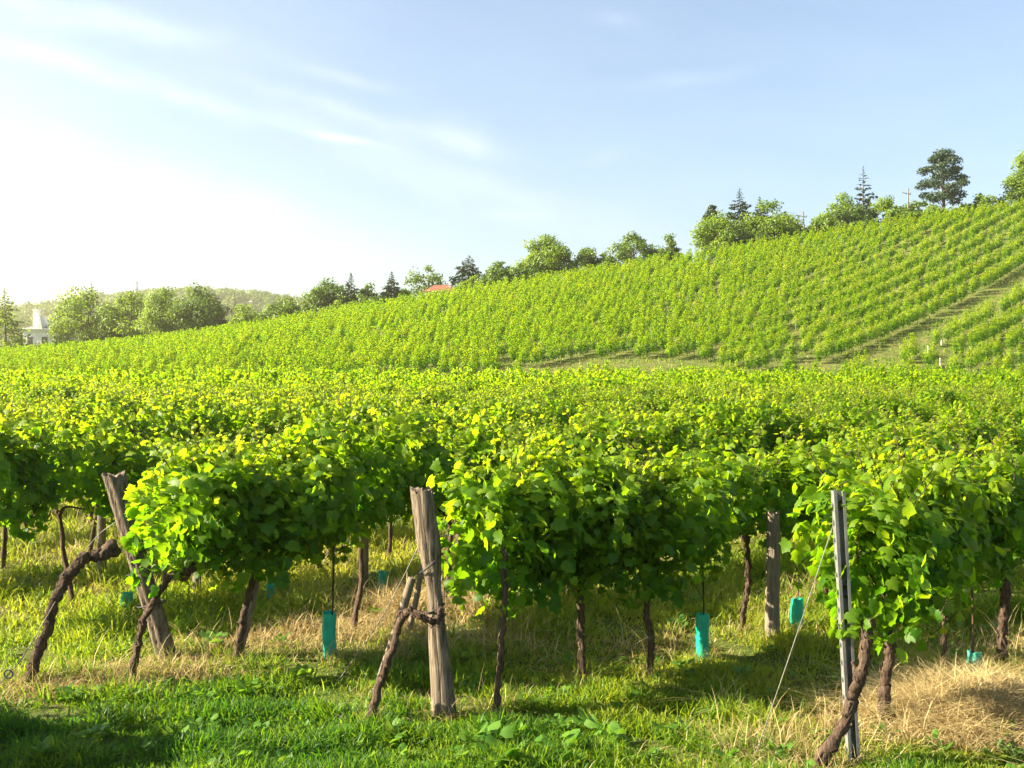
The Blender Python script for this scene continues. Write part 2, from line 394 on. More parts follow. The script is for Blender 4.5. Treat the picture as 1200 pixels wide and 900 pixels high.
FOLM = [foliage_mesh(200 + i, 960, size=(.05, .10), hi=1.62 + .05 * (i % 3), shoots=20) for i in range(8)]
TRK = [trunk_mesh(300 + i) for i in range(6)]
VG = 'grapevines of the near field'
nv = [0]
def grapevine(loc, label, fol=None, trk=None, rz=None, group=None, zs=1.0, shift=(0, 0), trunk_data=None, ws=1.0):
    t_ = thing('grapevine', loc, label, 'grapevine', group)
    i = nv[0]; nv[0] += 1
    if trunk_data is None: link('trunk', TRK[i % 6] if trk is None else trk, t_, rz=(rng.uniform(0, 6.3)))
    else: link('trunk', trunk_data, t_)
    f = FOL[i % 10] if fol is None else fol
    fl = -1 if rng.random() < .5 else 1
    link('foliage', f, t_, (shift[0], shift[1], 0), (ROWA if rz is None else rz) + (math.pi if rng.random() < .5 else 0) + rng.normal(0, .06),
         (rng.uniform(.95, 1.1) * fl, ws * rng.uniform(.9, 1.12), zs * rng.uniform(.96, 1.04)))
    return t_
def px_trunk(pts, radii, d, base, knob=None, seed=0, forks=()):
    """a trunk whose side view is given in pixels of the photo, at its real distance and thickness"""
    A = Acc(); w = np.array([Wp(a, b_, d) for a, b_ in pts]) - base
    r = np.random.default_rng(seed); w[1:, 1] += r.normal(0, .03, len(w) - 1)
    m_ = 8 * len(pts); c = resample(w, m_); rr = np.interp(np.linspace(0, 1, m_), np.linspace(0, 1, len(radii)), radii)
    c[0, 2] -= .05
    rr = rr * (1 + .10 * np.sin(np.arange(m_) * 1.7 + seed) * r.uniform(.4, 1, m_))
    c[1:-1] += r.normal(0, .006, (m_ - 2, 3)); rr = rr * .84 * (1 + .10 * r.normal(size=m_).clip(-1.5, 1.5))
    tube(A, c, rr, 13, 0, .15, seed=seed)
    if knob is not None:
        for q in range(5):
            k0 = c[-1] + r.normal(0, .03, 3); u = np.linspace(-1, 1, 7)
            tube(A, k0 + np.outer(u * .05, nrm(r.normal(size=3))), knob * np.sqrt(1.02 - u * u), 8, 0, .15, seed=q)
    tt_ = nrm(np.gradient(c, axis=0)); q_ = r.integers(2, m_ - 2, 150)            # peeling strips of bark
    od = nrm(np.cross(tt_[q_], r.normal(size=(150, 3))))
    scatter(A, [(-.07, 0, 0), (.07, 0, 0), (.05, .6, .02), (-.05, .6, .02), (0, 1, .10)], [(0, 1, 2), (0, 2, 3), (3, 2, 4)], c[q_] + od * (rr[q_] * 1.06)[:, None], od,
            tt_[q_] * np.sign(r.normal(size=150))[:, None] + r.normal(0, .12, (150, 3)), r.uniform(.04, .10, 150), .5)
    for fk, fr in forks:
        f = np.array([Wp(a, b_, d) for a, b_ in fk]) - base
        tube(A, resample(f, 14), np.linspace(fr[0], fr[1], 14), 8, 0, .12, seed=seed + 3)
    return A.mesh('trunk', M_BARK)
def front(px, py, label, pts, radii, dd=0.0, fol=None, zs=1.0, fshift=None, knob=None, forks=(), ws=1.0, group=None):
    b0 = P(px, py); d = b0[1] + dd
    tm = px_trunk(pts, radii, d, b0, knob, int(px), forks)
    sh = (0, 0)
    if fshift is not None: sh = fshift
    else:
        tp = Wp(*pts[-1], d) - b0; sh = (tp[0], tp[1])
    return grapevine(b0, label, fol, rz=None, group=group, zs=zs, shift=sh, trunk_data=tm, ws=ws), b0
E_ = lambda px, py: P(px, py)
# -- row that ends at the thick middle post
FEND = foliage_mesh(401, 1500, lo=.80, hi=1.72, half=.72, wid=.36, hang=12)
FLOW = foliage_mesh(402, 1550, lo=.90, hi=1.72, half=.86, wid=.37, hang=9)
front(430, 852, 'old grapevine tied to a grey stake, leaning across to the thick middle post',
      [(430, 852), (442, 812), (457, 770), (466, 735), (478, 716), (496, 722), (510, 727), (516, 712)], [.040, .034, .033, .032, .030, .027, .028, .022],
      fol=FEND, fshift=(1.12, .76))
front(581, 838, 'slim dark grapevine trunk first to the right of the thick middle post',
      [(581, 838), (585, 790), (588, 740), (592, 690), (590, 640)], [.034, .027, .026, .027, .022], fol=FLOW, fshift=(.52, .82))
front(682, 797, 'grapevine with rough dark trunk, second right of the thick middle post',
      [(682, 797), (681, 750), (680, 715), (680, 684), (680, 640)], [.036, .031, .030, .031, .026], fol=FLOW)
front(761, 792, 'grapevine with thin wavy trunk left of the front turquoise guard',
      [(761, 792), (762, 750), (758, 715), (757, 684), (757, 640)], [.033, .029, .027, .027, .022], fol=FEND)
front(868, 742, 'grapevine with thin trunk curving up beside the round wooden post',
      [(868, 742), (872, 710), (876, 680), (874, 655), (874, 620)], [.035, .030, .030, .029, .025])
front(969, 722, 'grapevine with very thin trunk seen just behind the metal post',
      [(969, 722), (970, 700), (967, 675), (965, 640)], [.024, .022, .020, .018])
# -- row that ends at the metal post
front(960, 893, 'twisted old grapevine leaning across the slotted metal post',
      [(958, 897), (985, 852), (1002, 815), (1009, 782), (1016, 752), (1022, 730)], [.052, .043, .042, .038, .037, .046],
      dd=-.16, fol=FEND, fshift=(.64, .38), forks=[([(1005, 800), (1003, 785), (999, 775)], (.022, .010))])
front(1038, 851, 'upright thick dark grapevine trunk just right of the metal post',
      [(1038, 851), (1036, 800), (1040, 760), (1041, 730), (1040, 660)], [.048, .040, .040, .040, .034], fol=FLOW, fshift=(.28, .26))
front(1104, 794, 'young grapevine with very thin trunk between metal post and pale mesh guard',
      [(1104, 794), (1105, 760), (1107, 720), (1110, 690)], [.020, .017, .016, .014])
front(1177, 783, 'dark thick grapevine trunk at the photo right edge past the pale mesh guard',
      [(1177, 783), (1175, 740), (1177, 705), (1176, 660)], [.046, .042, .044, .040])
# -- row that ends at the leaning post
front(30, 808, 'long bowed grapevine trunk arching toward the leaning wooden post from its left',
      [(30, 808), (40, 770), (55, 735), (68, 700), (82, 672), (100, 655), (120, 650)], [.052, .045, .042, .044, .045, .046, .050],
      fol=FOL[2], fshift=(1.3, .95), knob=.045)
front(155, 797, 'thin grapevine crossing in front of the leaning wooden post',
      [(154, 797), (160, 760), (172, 725), (186, 695), (200, 676), (216, 670)], [.034, .028, .028, .028, .030, .038],
      fol=FLOW, fshift=(.75, .38), knob=.032)
front(276, 775, 'grapevine trunk leaning right, paired with a pale stake left of a turquoise guard',
      [(276, 775), (284, 735), (292, 700), (302, 662), (308, 630)], [.036, .032, .030, .032, .028], fol=FEND)

# -- lattice: every other vine of the near field
pos = []
for k in range(0, 46):
    off = [-3.05, -5.50, -8.05][k] if k < 3 else -8.05 - 2.62 * (k - 2)
    t0 = [9.75, 10.7, 5.35][k] if k < 3 else 3.67 - 1.0 * (k - 2)
    rag = rng.uniform(-3.2, 2.6)
    for tt in np.arange(t0, 140, 1.02):
        q = off * NN + (tt + rng.normal(0, .06)) * UN + NN * (rng.normal(0, .04) + (0.07 * (tt - 4) * (k == 2) if tt < 14 else 0.7 * (k == 2)))
        if q[1] > 71 + rag + 1.2 * math.sin(q[0] * .12): break
        if abs(q[0]) > .545 * q[1] + 2.2: continue
        if q[1] > 14 and rng.random() < .05: continue
        pos.append((q[1], q[0], k, tt))
pos.sort(key=lambda a: math.hypot(a[0], a[1]))
NEAR_N = 287
GV = 'leafy green grapevine among the crowded rows behind the front end posts'
for i, (y, x, k, tt) in enumerate(pos[:NEAR_N]):
    d = math.hypot(x, y)
    grapevine((x, y, float(terrain(x, y))), GV, group=VG, fol=None if d < 15 else FOLM[i % 8], zs=rng.uniform(.90, 1.10), ws=rng.uniform(.8, 1.2))

def mass(acc, px_, py_, ang, L, hi, lo, half, wid, size, lt, lf, seed, bias=0.0, upf=.16, uph=.34, mat=0, nr=.45, tv_=.16, upn=.45, sg=.22):
    """leaves of many vines at once: (V, L) arrays"""
    r = np.random.default_rng(seed); V = len(px_); n0 = V * L
    z0 = np.repeat(terrain(px_, py_), L); hh = np.repeat(r.uniform(.86, 1.14, V), L)
    s = r.uniform(-half, half, n0); a = r.uniform(0, 2 * np.pi, n0)
    rad = np.where(r.random(n0) < .7, r.uniform(.75, 1.08, n0), r.uniform(0, .7, n0))
    ca, sa = np.cos(a), np.sin(a)
    taper = np.clip(1.3 - np.abs(s) / half * .75, .35, 1.12)
    cz, h2 = (lo + hi) / 2, (hi - lo) / 2
    ly = wid * ca * rad * np.repeat(r.uniform(.8, 1.25, V), L)
    lz = (cz + h2 * np.sign(sa) * np.abs(sa) ** .8 * rad * taper) * hh
    up = r.random(n0) < upf                                   # free shoots that break the hedge's top line
    sh_x = np.repeat(r.uniform(-half, half, (V, 3)), L, 0)[np.arange(n0), r.integers(0, 3, n0)]
    s = np.where(up, sh_x + r.normal(0, .04, n0), s); ly = np.where(up, r.normal(0, .07, n0), ly)
    lz = np.where(up, (hi + r.uniform(-.30, uph, n0)) * hh, lz)
    c_, s_ = math.cos(ang), math.sin(ang)
    Pp = np.stack([np.repeat(px_, L) + s * c_ - ly * s_, np.repeat(py_, L) + s * s_ + ly * c_, z0 + lz], -1)
    N = np.stack([-ca * s_ + s / half * .5 * c_, ca * c_ + s / half * .5 * s_, sa * .8 + upn], -1) + r.normal(0, nr, (n0, 3))
    T = np.stack([r.normal(0, .6, n0), r.normal(0, .6, n0), np.where(up, .6, -.6)], -1)
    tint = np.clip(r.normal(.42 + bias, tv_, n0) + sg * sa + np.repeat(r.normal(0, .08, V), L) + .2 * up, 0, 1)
    scatter(acc, lt, lf, Pp, N, T, r.uniform(size[0], size[1], n0), tint, mat)
def sticks(acc, px_, py_, h, rad, mat, seed, lean=.05):
    r = np.random.default_rng(seed); V = len(px_); z = terrain(px_, py_)
    lx, ly = r.normal(0, lean, V) * h, r.normal(0, lean, V) * h
    an = np.linspace(0, 2 * np.pi, 4, endpoint=False) + .4
    b0 = np.stack([px_, py_, z - .05], -1)[:, None] + rad * np.stack([np.cos(an), np.sin(an), an * 0], -1)[None]
    b1 = np.stack([px_ + lx, py_ + ly, z + h], -1)[:, None] + rad * .85 * np.stack([np.cos(an), np.sin(an), an * 0], -1)[None]
    vv = np.concatenate([b0, b1], 1)
    tf = np.array([(0, 1, 5, 4), (1, 2, 6, 5), (2, 3, 7, 6), (3, 0, 4, 7), (4, 5, 6, 7)])
    acc.add(vv.reshape(-1, 3), (np.arange(V)[:, None, None] * 8 + tf[None]).reshape(-1, 4), .5, mat)
rest = np.array([(x, y) for y, x, _, _ in pos[NEAR_N:]])
A = Acc()
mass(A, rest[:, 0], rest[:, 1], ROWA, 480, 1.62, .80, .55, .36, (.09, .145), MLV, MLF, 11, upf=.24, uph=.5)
sticks(A, rest[:, 0], rest[:, 1], .95, .03, 1, 12)
# the hillside
UH = np.array([.718, .696]); NH = np.array([.696, -.718]); HA = math.atan2(UH[1], UH[0])
hv, posts_h, guards_h = [], [], []
for k in range(-100, 100):
    c = k * 2.55
    if -39.9 < c < -37.2: continue                            # the grass track up the hill
    right = c >= -37.2
    gap = rng.uniform(-1, 1)
    for tt in np.arange(-20, 330, 1.12):
        q = c * NH + (tt + rng.normal(0, .12)) * UH + NH * rng.normal(0, .07)
        x, y = q
        if y < (74.5 if right else 77.5) + 1.5 * math.sin(x * .09 + 1) + 2 * gap or y > YC + 2 or abs(x) > .55 * y + 5: continue
        if ((x - 9) / 8) ** 2 + ((y - 80) / 4.5) ** 2 < 1: continue
        if ((x - 27) / 4) ** 2 + ((y - 79) / 2.5) ** 2 < 1: continue
        keep = .86 if right else .90
        if lump(np.array([[x, y]]), .16, 3)[0] > .75: keep -= .25
        if rng.random() < .05: posts_h.append((x + .15, y))
        if rng.random() > keep:
            if right and rng.random() < .22: guards_h.append((x, y))
            continue
        hv.append((x, y))
hv = np.array(hv)
d1 = hv[:, 1] < 96; d3 = hv[:, 1] > 120; d2 = ~d1 & ~d3
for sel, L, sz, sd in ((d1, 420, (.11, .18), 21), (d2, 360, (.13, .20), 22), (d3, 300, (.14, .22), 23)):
    mass(A, hv[sel][:, 0], hv[sel][:, 1], HA, L, 1.62, .40, .45, .38, sz, QLV, QLF, sd, bias=.06, upf=.16, uph=.50, mat=2, nr=.20, tv_=.08, upn=.8, sg=.36)  # lower leaves tinted darker: older growth, plus painted shade for tuft contrast
sticks(A, hv[:, 0], hv[:, 1], .60, .032, 1, 24)
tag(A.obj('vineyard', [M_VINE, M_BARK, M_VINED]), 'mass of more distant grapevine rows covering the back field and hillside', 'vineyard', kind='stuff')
print('vines', len(pos), 'hill', len(hv), 'hill posts', len(posts_h), 'guards', len(guards_h))

# ------------------------------------------------------------------ posts, stakes, guards, wires
def px_post(name, pts, radii, d, base, mat, seed, n=16, rough=.07):
    A = Acc(); w = np.array([Wp(a, b_, d) for a, b_ in pts]) - base
    m_ = 30; c = resample(w, m_); rr = np.interp(np.linspace(0, 1, m_), np.linspace(0, 1, len(radii)), radii)
    c[0, 2] -= .12
    r = np.random.default_rng(seed)
    an = np.linspace(0, 2 * np.pi, n * 2, endpoint=False)
    prof = 1 + rough * np.sin(an * 2 + r.uniform(0, 6)) + .5 * rough * np.sin(an * 5 + r.uniform(0, 6))
    for k in r.choice(n * 2, 6, replace=False): prof[k] -= r.uniform(.10, .22)      # drying cracks
    V = []
    for i in range(m_):
        R = rr[i] * (prof + .02 * r.normal(size=n * 2))
        zz = np.zeros(n * 2) if i < m_ - 1 else r.normal(0, .012, n * 2)
        V.append(np.stack([c[i, 0] + R * np.cos(an), c[i, 1] + R * np.sin(an), c[i, 2] + zz], -1))
    V = np.array(V); nn = n * 2
    i = np.arange(m_ - 1)[:, None] * nn; j = np.arange(nn)[None]; k = (j + 1) % nn
    A.add(V.reshape(-1, 3), np.stack([i + j, i + k, i + nn + k, i + nn + j], -1).reshape(-1, 4))
    top = np.vstack([V[-1], V[-1].mean(0) - (0, 0, .012)])
    A.add(top, [(q, (q + 1) % nn, nn) for q in range(nn)], .5, 0, False)
    return A, c, rr
def ring(acc, c, rx, tilt, rad=.006, n=20, ry=None):
    a = np.linspace(0, 2 * np.pi, n + 1); ry = ry or rx
    tube(acc, np.stack([c[0] + rx * np.cos(a), c[1] + ry * np.sin(a), c[2] + tilt * np.cos(a)], -1), rad, 6, 0, caps=False)
b0 = P(521, 842); A, c, rr = px_post('end_post', [(521, 842), (518, 800), (513, 745), (509, 690), (503, 640), (494, 574)],
                                     [.094, .082, .066, .050, .086, .080], b0[1], b0, M_WOOD, 1)
tp = thing('end_post', b0, 'thick cracked wooden end post in the middle, narrowed at its waist', 'post')
A.obj('shaft', M_WOOD, tp)
w_ = Acc(); ring(w_, c[21] + (0, 0, .0), rr[21] * 1.12, .07); ring(w_, c[15], rr[15] * 1.15, .03); ring(w_, c[14], rr[14] * 1.16, .01)
w_.obj('wire_tie', M_TIE, tp)
mid_post = b0
b0 = P(195, 772); A, c, rr = px_post('end_post', [(196, 772), (186, 735), (172, 690), (153, 625), (133, 556)], [.084, .080, .079, .082, .088], b0[1], b0, M_WOOD, 2)
tp = thing('end_post', b0, 'leaning square-topped wooden end post on the left with a long dark crack', 'post')
A.obj('shaft', M_WOOD, tp)
w_ = Acc(); ring(w_, c[12], .115, .02); ring(w_, c[17], .118, .03); w_.obj('wire_tie', M_TIE, tp)
lean_post = b0
b0 = P(904, 752); A, c, rr = px_post('wooden_post', [(905, 752), (905, 700), (906, 650), (906, 600)], [.066, .064, .062, .060], b0[1], b0, M_STAKE, 3, rough=.02)
tp = thing('wooden_post', b0, 'straight round brown wooden post beside a thin curved vine trunk', 'post'); A.obj('shaft', M_STAKE, tp)
for (px, py, top, rpx, lab) in [
        (425, 690, 640, 6, 'pale short wooden post showing below the leaves left of the middle end post'),
        (645, 710, 660, 5, 'light wooden post behind the row, just left of a darker one'),
        (230, 706, 640, 5, 'grey wooden post under the leaves right of the leaning end post'),
        (118, 683, 640, 5, 'small grey post behind the arch of the bowed vine trunk'),
        (668, 702, 655, 5, 'dark wooden post behind the row, just right of a lighter one')]:
    b0 = P(px, py); rad = rpx / F * b0[1]
    A, c, rr = px_post('row_post', [(px, py), (px + 1, (py + top) / 2), (px + 1, top - 40)], [rad, rad * .97, rad * .94], b0[1], b0, M_STAKE, px, rough=.03)
    tp = thing('row_post', b0, lab, 'post'); A.obj('shaft', M_STAKE, tp)
def stake(px, py, tx, ty, rad, lab, mat=M_STAKE, name='support_stake', dd=0.0):
    b0 = P(px, py); d = b0[1] + dd; A = Acc()
    w = np.array([Wp(px, py, d), Wp((px + tx) / 2 + 1, (py + ty) / 2, d), Wp(tx, ty, d)]) - b0
    c = resample(w, 10); c[0, 2] -= .06
    tube(A, c, np.linspace(rad, rad * .85, 10), 8, 0, .06, seed=px)
    o_ = A.obj(name, mat, None, b0); tag(o_, lab, 'stake'); return o_
stake(440, 815, 483, 677, .034, 'grey stake that the leaning vine left of the middle post is tied to', dd=.06)
stake(478, 745, 495, 662, .030, 'tilted pale stake in the grass just behind the thick middle post')
stake(279, 772, 305, 662, .032, 'pale stake leaning alongside a dark vine trunk left of a turquoise guard', dd=.10)
# metal end post: a folded, slotted channel with wire hooks
b0 = P(1001, 897); A = Acc()
lo_, hi_ = Wp(1002, 899, b0[1]) - b0, Wp(982, 575, b0[1]) - b0
lo_[2] -= .15
ax = hi_ - lo_; L = np.linalg.norm(ax)
H = Acc()
def chan(acc, u0, u1, v0, v1, z0, z1):
    """a bar in the post's own frame (u across, v deep, z along)"""
    q = []
    for z in (z0, z1):
        for u, v in ((u0, v0), (u1, v0), (u1, v1), (u0, v1)): q.append(lo_ + ax * (z / L) + np.array([u, v, 0]))
    acc.add(q, [(0, 3, 2, 1), (4, 5, 6, 7), (0, 1, 5, 4), (1, 2, 6, 5), (2, 3, 7, 6), (3, 0, 4, 7)], .5, 0, False)
chan(A, -.036, -.032, -.028, .028, 0, L); chan(A, -.032, .032, .023, .028, 0, L); chan(A, .032, .036, -.028, .028, 0, L)
chan(A, -.032, -.016, -.028, -.024, 0, L); chan(A, .018, .032, -.028, -.024, 0, L)
tp = thing('metal_post', b0, 'slotted galvanised steel end post with wire hooks, right foreground', 'post')
A.obj('channel', M_STEEL, tp)
H = Acc(); box(H, (-.012, -.004, 0), (0, .004, .016)); box(H, (-.012, -.004, .016), (-.007, .004, .030)); hm_ = H.mesh('hook', M_STEEL)
for z in np.arange(.25, L - .08, .11):
    q = lo_ + ax * (z / L); link('hook', hm_, tp, (q[0] - .036, q[1] - .008, q[2]))
metal_post = b0; metal_top = b0 + hi_

def guard(px, py, top, wpx, lab, mat=M_TURQ, d=None):
    b0 = P(px, py) if d is None else d
    dd = b0[1]; h = (py - top) / F * dd; w = wpx / F * dd * .5
    A = Acc(); r = np.random.default_rng(int(px)); nn = 12
    a = np.linspace(0, 2 * np.pi, nn, endpoint=False) + .4
    pr = (np.abs(np.cos(a)) ** 5 + np.abs(np.sin(a)) ** 5) ** (-1 / 5)          # a rounded-square sleeve
    rows_ = []
    for i, z in enumerate(np.linspace(-.03, h, 9)):
        k = w * pr * (1 + .02 * r.normal(size=nn))
        rows_.append(np.stack([k * np.cos(a + .3) + 0.004 * math.sin(i), k * np.sin(a + .3), np.full(nn, z) + (r.normal(0, .008, nn) if i == 8 else 0)], -1))
    V = np.array(rows_); i = np.arange(8)[:, None] * nn; j = np.arange(nn)[None]; k = (j + 1) % nn
    A.add(V.reshape(-1, 3), np.stack([i + j, i + k, i + nn + k, i + nn + j], -1).reshape(-1, 4))
    Vi = V * np.array([.9, .9, 1]); A.add(Vi.reshape(-1, 3), np.stack([i + j, i + nn + j, i + nn + k, i + k], -1).reshape(-1, 4))
    i8 = 8 * nn; A.add(np.vstack([V[8], Vi[8]]), [(q, (q + 1) % nn, nn + (q + 1) % nn, nn + q) for q in range(nn)])
    o_ = A.obj('vine_guard', mat, None, b0); tag(o_, lab, 'vine guard', 'sleeves around young vines'); o_.rotation_euler = (r.normal(0, .025), r.normal(0, .025), 0)
    return b0, h
def cane(px, py, tx, ty, lab):
    b0 = P(px, py); A = Acc(); w = np.array([Wp(px, py, b0[1]), Wp(px + (tx - px) * .5 + 1, (py + ty) / 2, b0[1]), Wp(tx, ty, b0[1])]) - b0
    tube(A, resample(w, 12), .009, 6, 0, .05, seed=px)
    tag(A.obj('training_cane', M_BARK, None, b0), lab, 'cane')
guard(386, 772, 717, 15, 'turquoise plastic vine guard with a cane, left of the thick middle post')
cane(387, 772, 391, 640, 'thin cane rising from the turquoise guard left of the middle post')
guard(823, 773, 719, 13, 'turquoise vine guard right of centre in front of dark shaded grass')
cane(824, 773, 823, 650, 'thin cane rising from the guard right of centre')
guard(933, 741, 702, 12, 'turquoise vine guard between the round wooden post and the metal post')
guard(149, 720, 694, 13, 'small turquoise guard half in grass left of the leaning wooden post')
guard(318, 706, 681, 11, 'small turquoise guard right of the pale leaning stake')
guard(448, 690, 670, 9, 'smallest turquoise guard, in the grass beside a pale short post')
guard(1142, 793, 764, 13, 'faded turquoise mesh guard standing by the straw heap at right', plastic('faded_mesh', (.10, .50, .36), (.15, .55, .4)))
cane(1139, 793, 1139, 690, 'thin cane behind the faded guard at right')
# a short young shoot out of the guard by the metal post
b0 = P(934, 741); A = Acc(); r = np.random.default_rng(5)
c = resample(np.array([(0, 0, .2), (.02, .02, .5), (-.05, 0, .75)]), 10); tube(A, c, .006, 5, 1)
scatter(A, VLV, VLF, c[4:], r.normal(0, .5, (6, 3)) + (0, -.4, .7), r.normal(0, 1, (6, 3)), r.uniform(.06, .1, 6), r.uniform(.6, .9, 6))
tag(A.obj('young_vine', [M_VINE, M_BARK], None, b0), 'young vine shoot growing out of the guard near the metal post', 'young vine')
def wire(pts, lab, rad=.004, name='guy_wire', m=None):
    A = Acc(); pts = np.array(pts); tube(A, resample(pts - pts[0], 16), rad, 5, 0)
    return tag(A.obj(name, M_WIRE if m is None else m, None, tuple(pts[0])), lab, 'wire')
g0 = P(395, 800); wire([g0, g0 * .5 + Wp(504, 628, mid_post[1]) * .5 + (0, 0, -.04), Wp(498, 626, mid_post[1])], 'thin anchor wire running from the grass up to the middle end post')
g1 = P(882, 893); wire([g1, g1 * .5 + Wp(967, 638, metal_post[1]) * .5 + (0, 0, -.03), Wp(983, 596, metal_post[1])], 'thin anchor wire running from the grass up to the metal post', .003)
g2 = P(-40, 842)
A = Acc(); e = P(-40, 842); p1 = Wp(10, 790, e[1]); p2 = Wp(36, 755, e[1])
tube(A, resample(np.array([e, p1, p2, Wp(104, 640, lean_post[1]), Wp(143, 606, lean_post[1])]) - e, 24), .004, 5, 0)
an = np.linspace(0, 2 * np.pi, 15); rc = p1 - e
tube(A, np.stack([rc[0] + .03 * np.cos(an), rc[1] + 0 * an, rc[2] + .03 * np.sin(an)], -1), .006, 6, 0, caps=False)
tag(A.obj('guy_wire', M_WIRE, None, tuple(e)), 'anchor wire with a ring at the far left edge', 'wire')
for (pp, off, tE, lab) in ((mid_post, -5.5, 9, 'middle'), (lean_post, -8.2, 9, 'leaning'), (metal_post, -3.05, 5, 'metal')):
    A = Acc()
    for z in (.97, 1.3, 1.62):
        s0 = np.array([0, 0, z]); tube(A, np.array([s0, s0 + np.array([UN[0] * tE / 2, UN[1] * tE / 2, .04]), s0 + np.array([UN[0] * tE, UN[1] * tE, .1])]), .0022, 4, 0)
    shift_ = {'middle': (-.03, .12), 'leaning': (-.14, .12), 'metal': (-.02, .05)}[lab]
    tag(A.obj('trellis_wire', M_WIRE, None, (pp[0] + shift_[0], pp[1] + shift_[1], pp[2])), 'trellis wires strung through the leaves from the %s end post' % lab, 'wire')

# posts and white guards on the hillside: the largest ones as things, the rest as one mass
hp = sorted(posts_h, key=lambda a: math.hypot(*a))
A = Acc(); tube(A, np.array([(0, 0, -.1), (.01, .01, .8), (.02, 0, 1.5)]), [.032, .030, .028], 8, 0, .05); pm = A.mesh('hill_post', M_STAKE)
for i, (x, y) in enumerate(hp[:270]):
    o_ = link('hill_post', pm, None, (x, y, float(terrain(x, y))), rng.uniform(0, 6.3), (1, 1, rng.uniform(.85, 1.1)))
    o_.rotation_euler[0] = rng.normal(0, .05)
    tag(o_, 'thin pale wooden post among the vines low on the hillside', 'post', 'posts among the hillside vines')
hp = np.array(hp[270:]).reshape(-1, 2)
A = Acc()
if len(hp): sticks(A, hp[:, 0], hp[:, 1], 1.75, .04, 0, 31)
if len(hp): tag(A.obj('vineyard_posts', M_STAKE), 'many distant posts among the upper hillside vines', 'posts', kind='stuff')
A = Acc(); an = np.linspace(0, 2 * np.pi, 8, endpoint=False)
V = np.concatenate([np.stack([.065 * np.cos(an), .065 * np.sin(an), an * 0 + z], -1) for z in (-.05, .3, .62)])
A.add(V, [(i * 8 + j, i * 8 + (j + 1) % 8, i * 8 + 8 + (j + 1) % 8, i * 8 + 8 + j) for i in range(2) for j in range(8)]); A.add(V[16:] + (0, 0, -.02), [tuple(range(8))], .5, 0, False)
gm = A.mesh('vine_guard', M_WHITE)
guards_h.sort(key=lambda a: math.hypot(*a))
for x, y in guards_h[:28]:
    o_ = link('vine_guard', gm, None, (x, y, float(terrain(x, y))), 0, (1, 1, rng.uniform(.8, 1.2)))
    tag(o_, 'white sleeve around a young vine right of the hillside track', 'vine guard', 'white sleeves on the right of the hill track')

# ------------------------------------------------------------------ grass
def rowdist(x, y):
    q = x * NN[0] + y * NN[1]
    offs = np.array([-3.05, -5.5, -8.1] + [-8.05 - 2.62 * i for i in range(1, 60)])
    return np.abs(q[:, None] - offs[None]).min(1)
def dryness(x, y):
    p = np.stack([x, y], -1)
    n1 = lump(p, 1.3, 41); n2 = lump(p, 3.4, 42)
    s = .85 * np.exp(-(rowdist(x, y) / .55) ** 2) + .45 * n1 + .3 * n2 - .5
    s += .85 * np.exp(-(((x + .55) / 1.6) ** 2 + ((y - 10.0) / 1.3) ** 2))
    s += 1.6 * np.exp(-(((x - 3.3) / .75) ** 2 + ((y - 7.0) / .55) ** 2))
    s += .4 * np.exp(-(((x + 2.6) / 1.4) ** 2 + ((y - 8.0) / .35) ** 2))
    s -= 1.2 * np.exp(-(((x - 1.2) / .9) ** 2 + ((y - 7.4) / .6) ** 2))
    s -= 2.0 * np.exp(-(((x + 3.0) / 2.6) ** 2 + ((y - 6.4) / .9) ** 2))
    return s
def mound(x, y): return .17 * np.exp(-(((x - 3.35) / .55) ** 2 + ((y - 7.0) / .40) ** 2))
BV = [(-.5, 0), (.5, 0), (.42, .4), (-.42, .4), (.26, .75), (-.26, .75), (0, 1)]
def blades(acc, x, y, h, w, bend, tint, seed, mat=0, z=None):
    r = np.random.default_rng(seed); n0 = len(x)
    z = terrain(x, y) if z is None else z
    a = r.uniform(0, 2 * np.pi, n0); dx, dy = np.cos(a), np.sin(a)
    V = np.empty((n0, 7, 3))
    fa = r.uniform(0, 2 * np.pi, n0); wx, wy = np.cos(fa), np.sin(fa)
    for i, (u, v) in enumerate(BV):
        k = bend * v * v
        V[:, i, 0] = x + wx * w * u + dx * h * k
        V[:, i, 1] = y + wy * w * u + dy * h * k
        V[:, i, 2] = z - .015 + h * v * (1 - .38 * np.minimum(bend, 1.4) * v)
    f4 = np.array([(0, 1, 2, 3), (3, 2, 4, 5)]); f3 = np.array([(5, 4, 6)])
    o0 = np.arange(n0)[:, None, None] * 7
    n_before = acc.n
    acc.add(V.reshape(-1, 3), (o0 + f4[None]).reshape(-1, 4), np.repeat(tint, 7), mat)
    acc.f.append(((o0 + f3[None]).reshape(-1, 3) + n_before, mat, True))
def ground_pts(n0, d0, d1, r, marg=.6):
    inv = r.uniform(1 / d1, 1 / d0, n0); d = 1 / inv
    return r.uniform(-1, 1, n0) * (.535 * d + marg), d
r = np.random.default_rng(50)
G, D = Acc(), Acc()
x, y = ground_pts(240000, 5.2, 26, r)
x0_, y0_ = x, y; pn0 = np.stack([x, y], -1); dry = dryness(x, y) + r.normal(0, .42, len(x))
thin = (lump(pn0, 2.3, 71) + .7 * lump(pn0, 6.5, 72)) > r.normal(.75, .3, len(x))
isd = dry > .42
pn = np.stack([x, y], -1)
tall = np.clip(.75 + .35 * lump(pn, 1.7, 44) + .2 * lump(pn, 4, 45), .25, 1.7)
back = sstep(8.3, 10.5, y)
h = (.085 + .15 * back) * np.clip(tall + .35 * lump(pn, 9, 48), .2, 2) * r.uniform(.5, 1.5, len(x)) + .03
lush = np.exp(-(((x + 3) / 2.8) ** 2 + ((y - 6.5) / 1.0) ** 2))
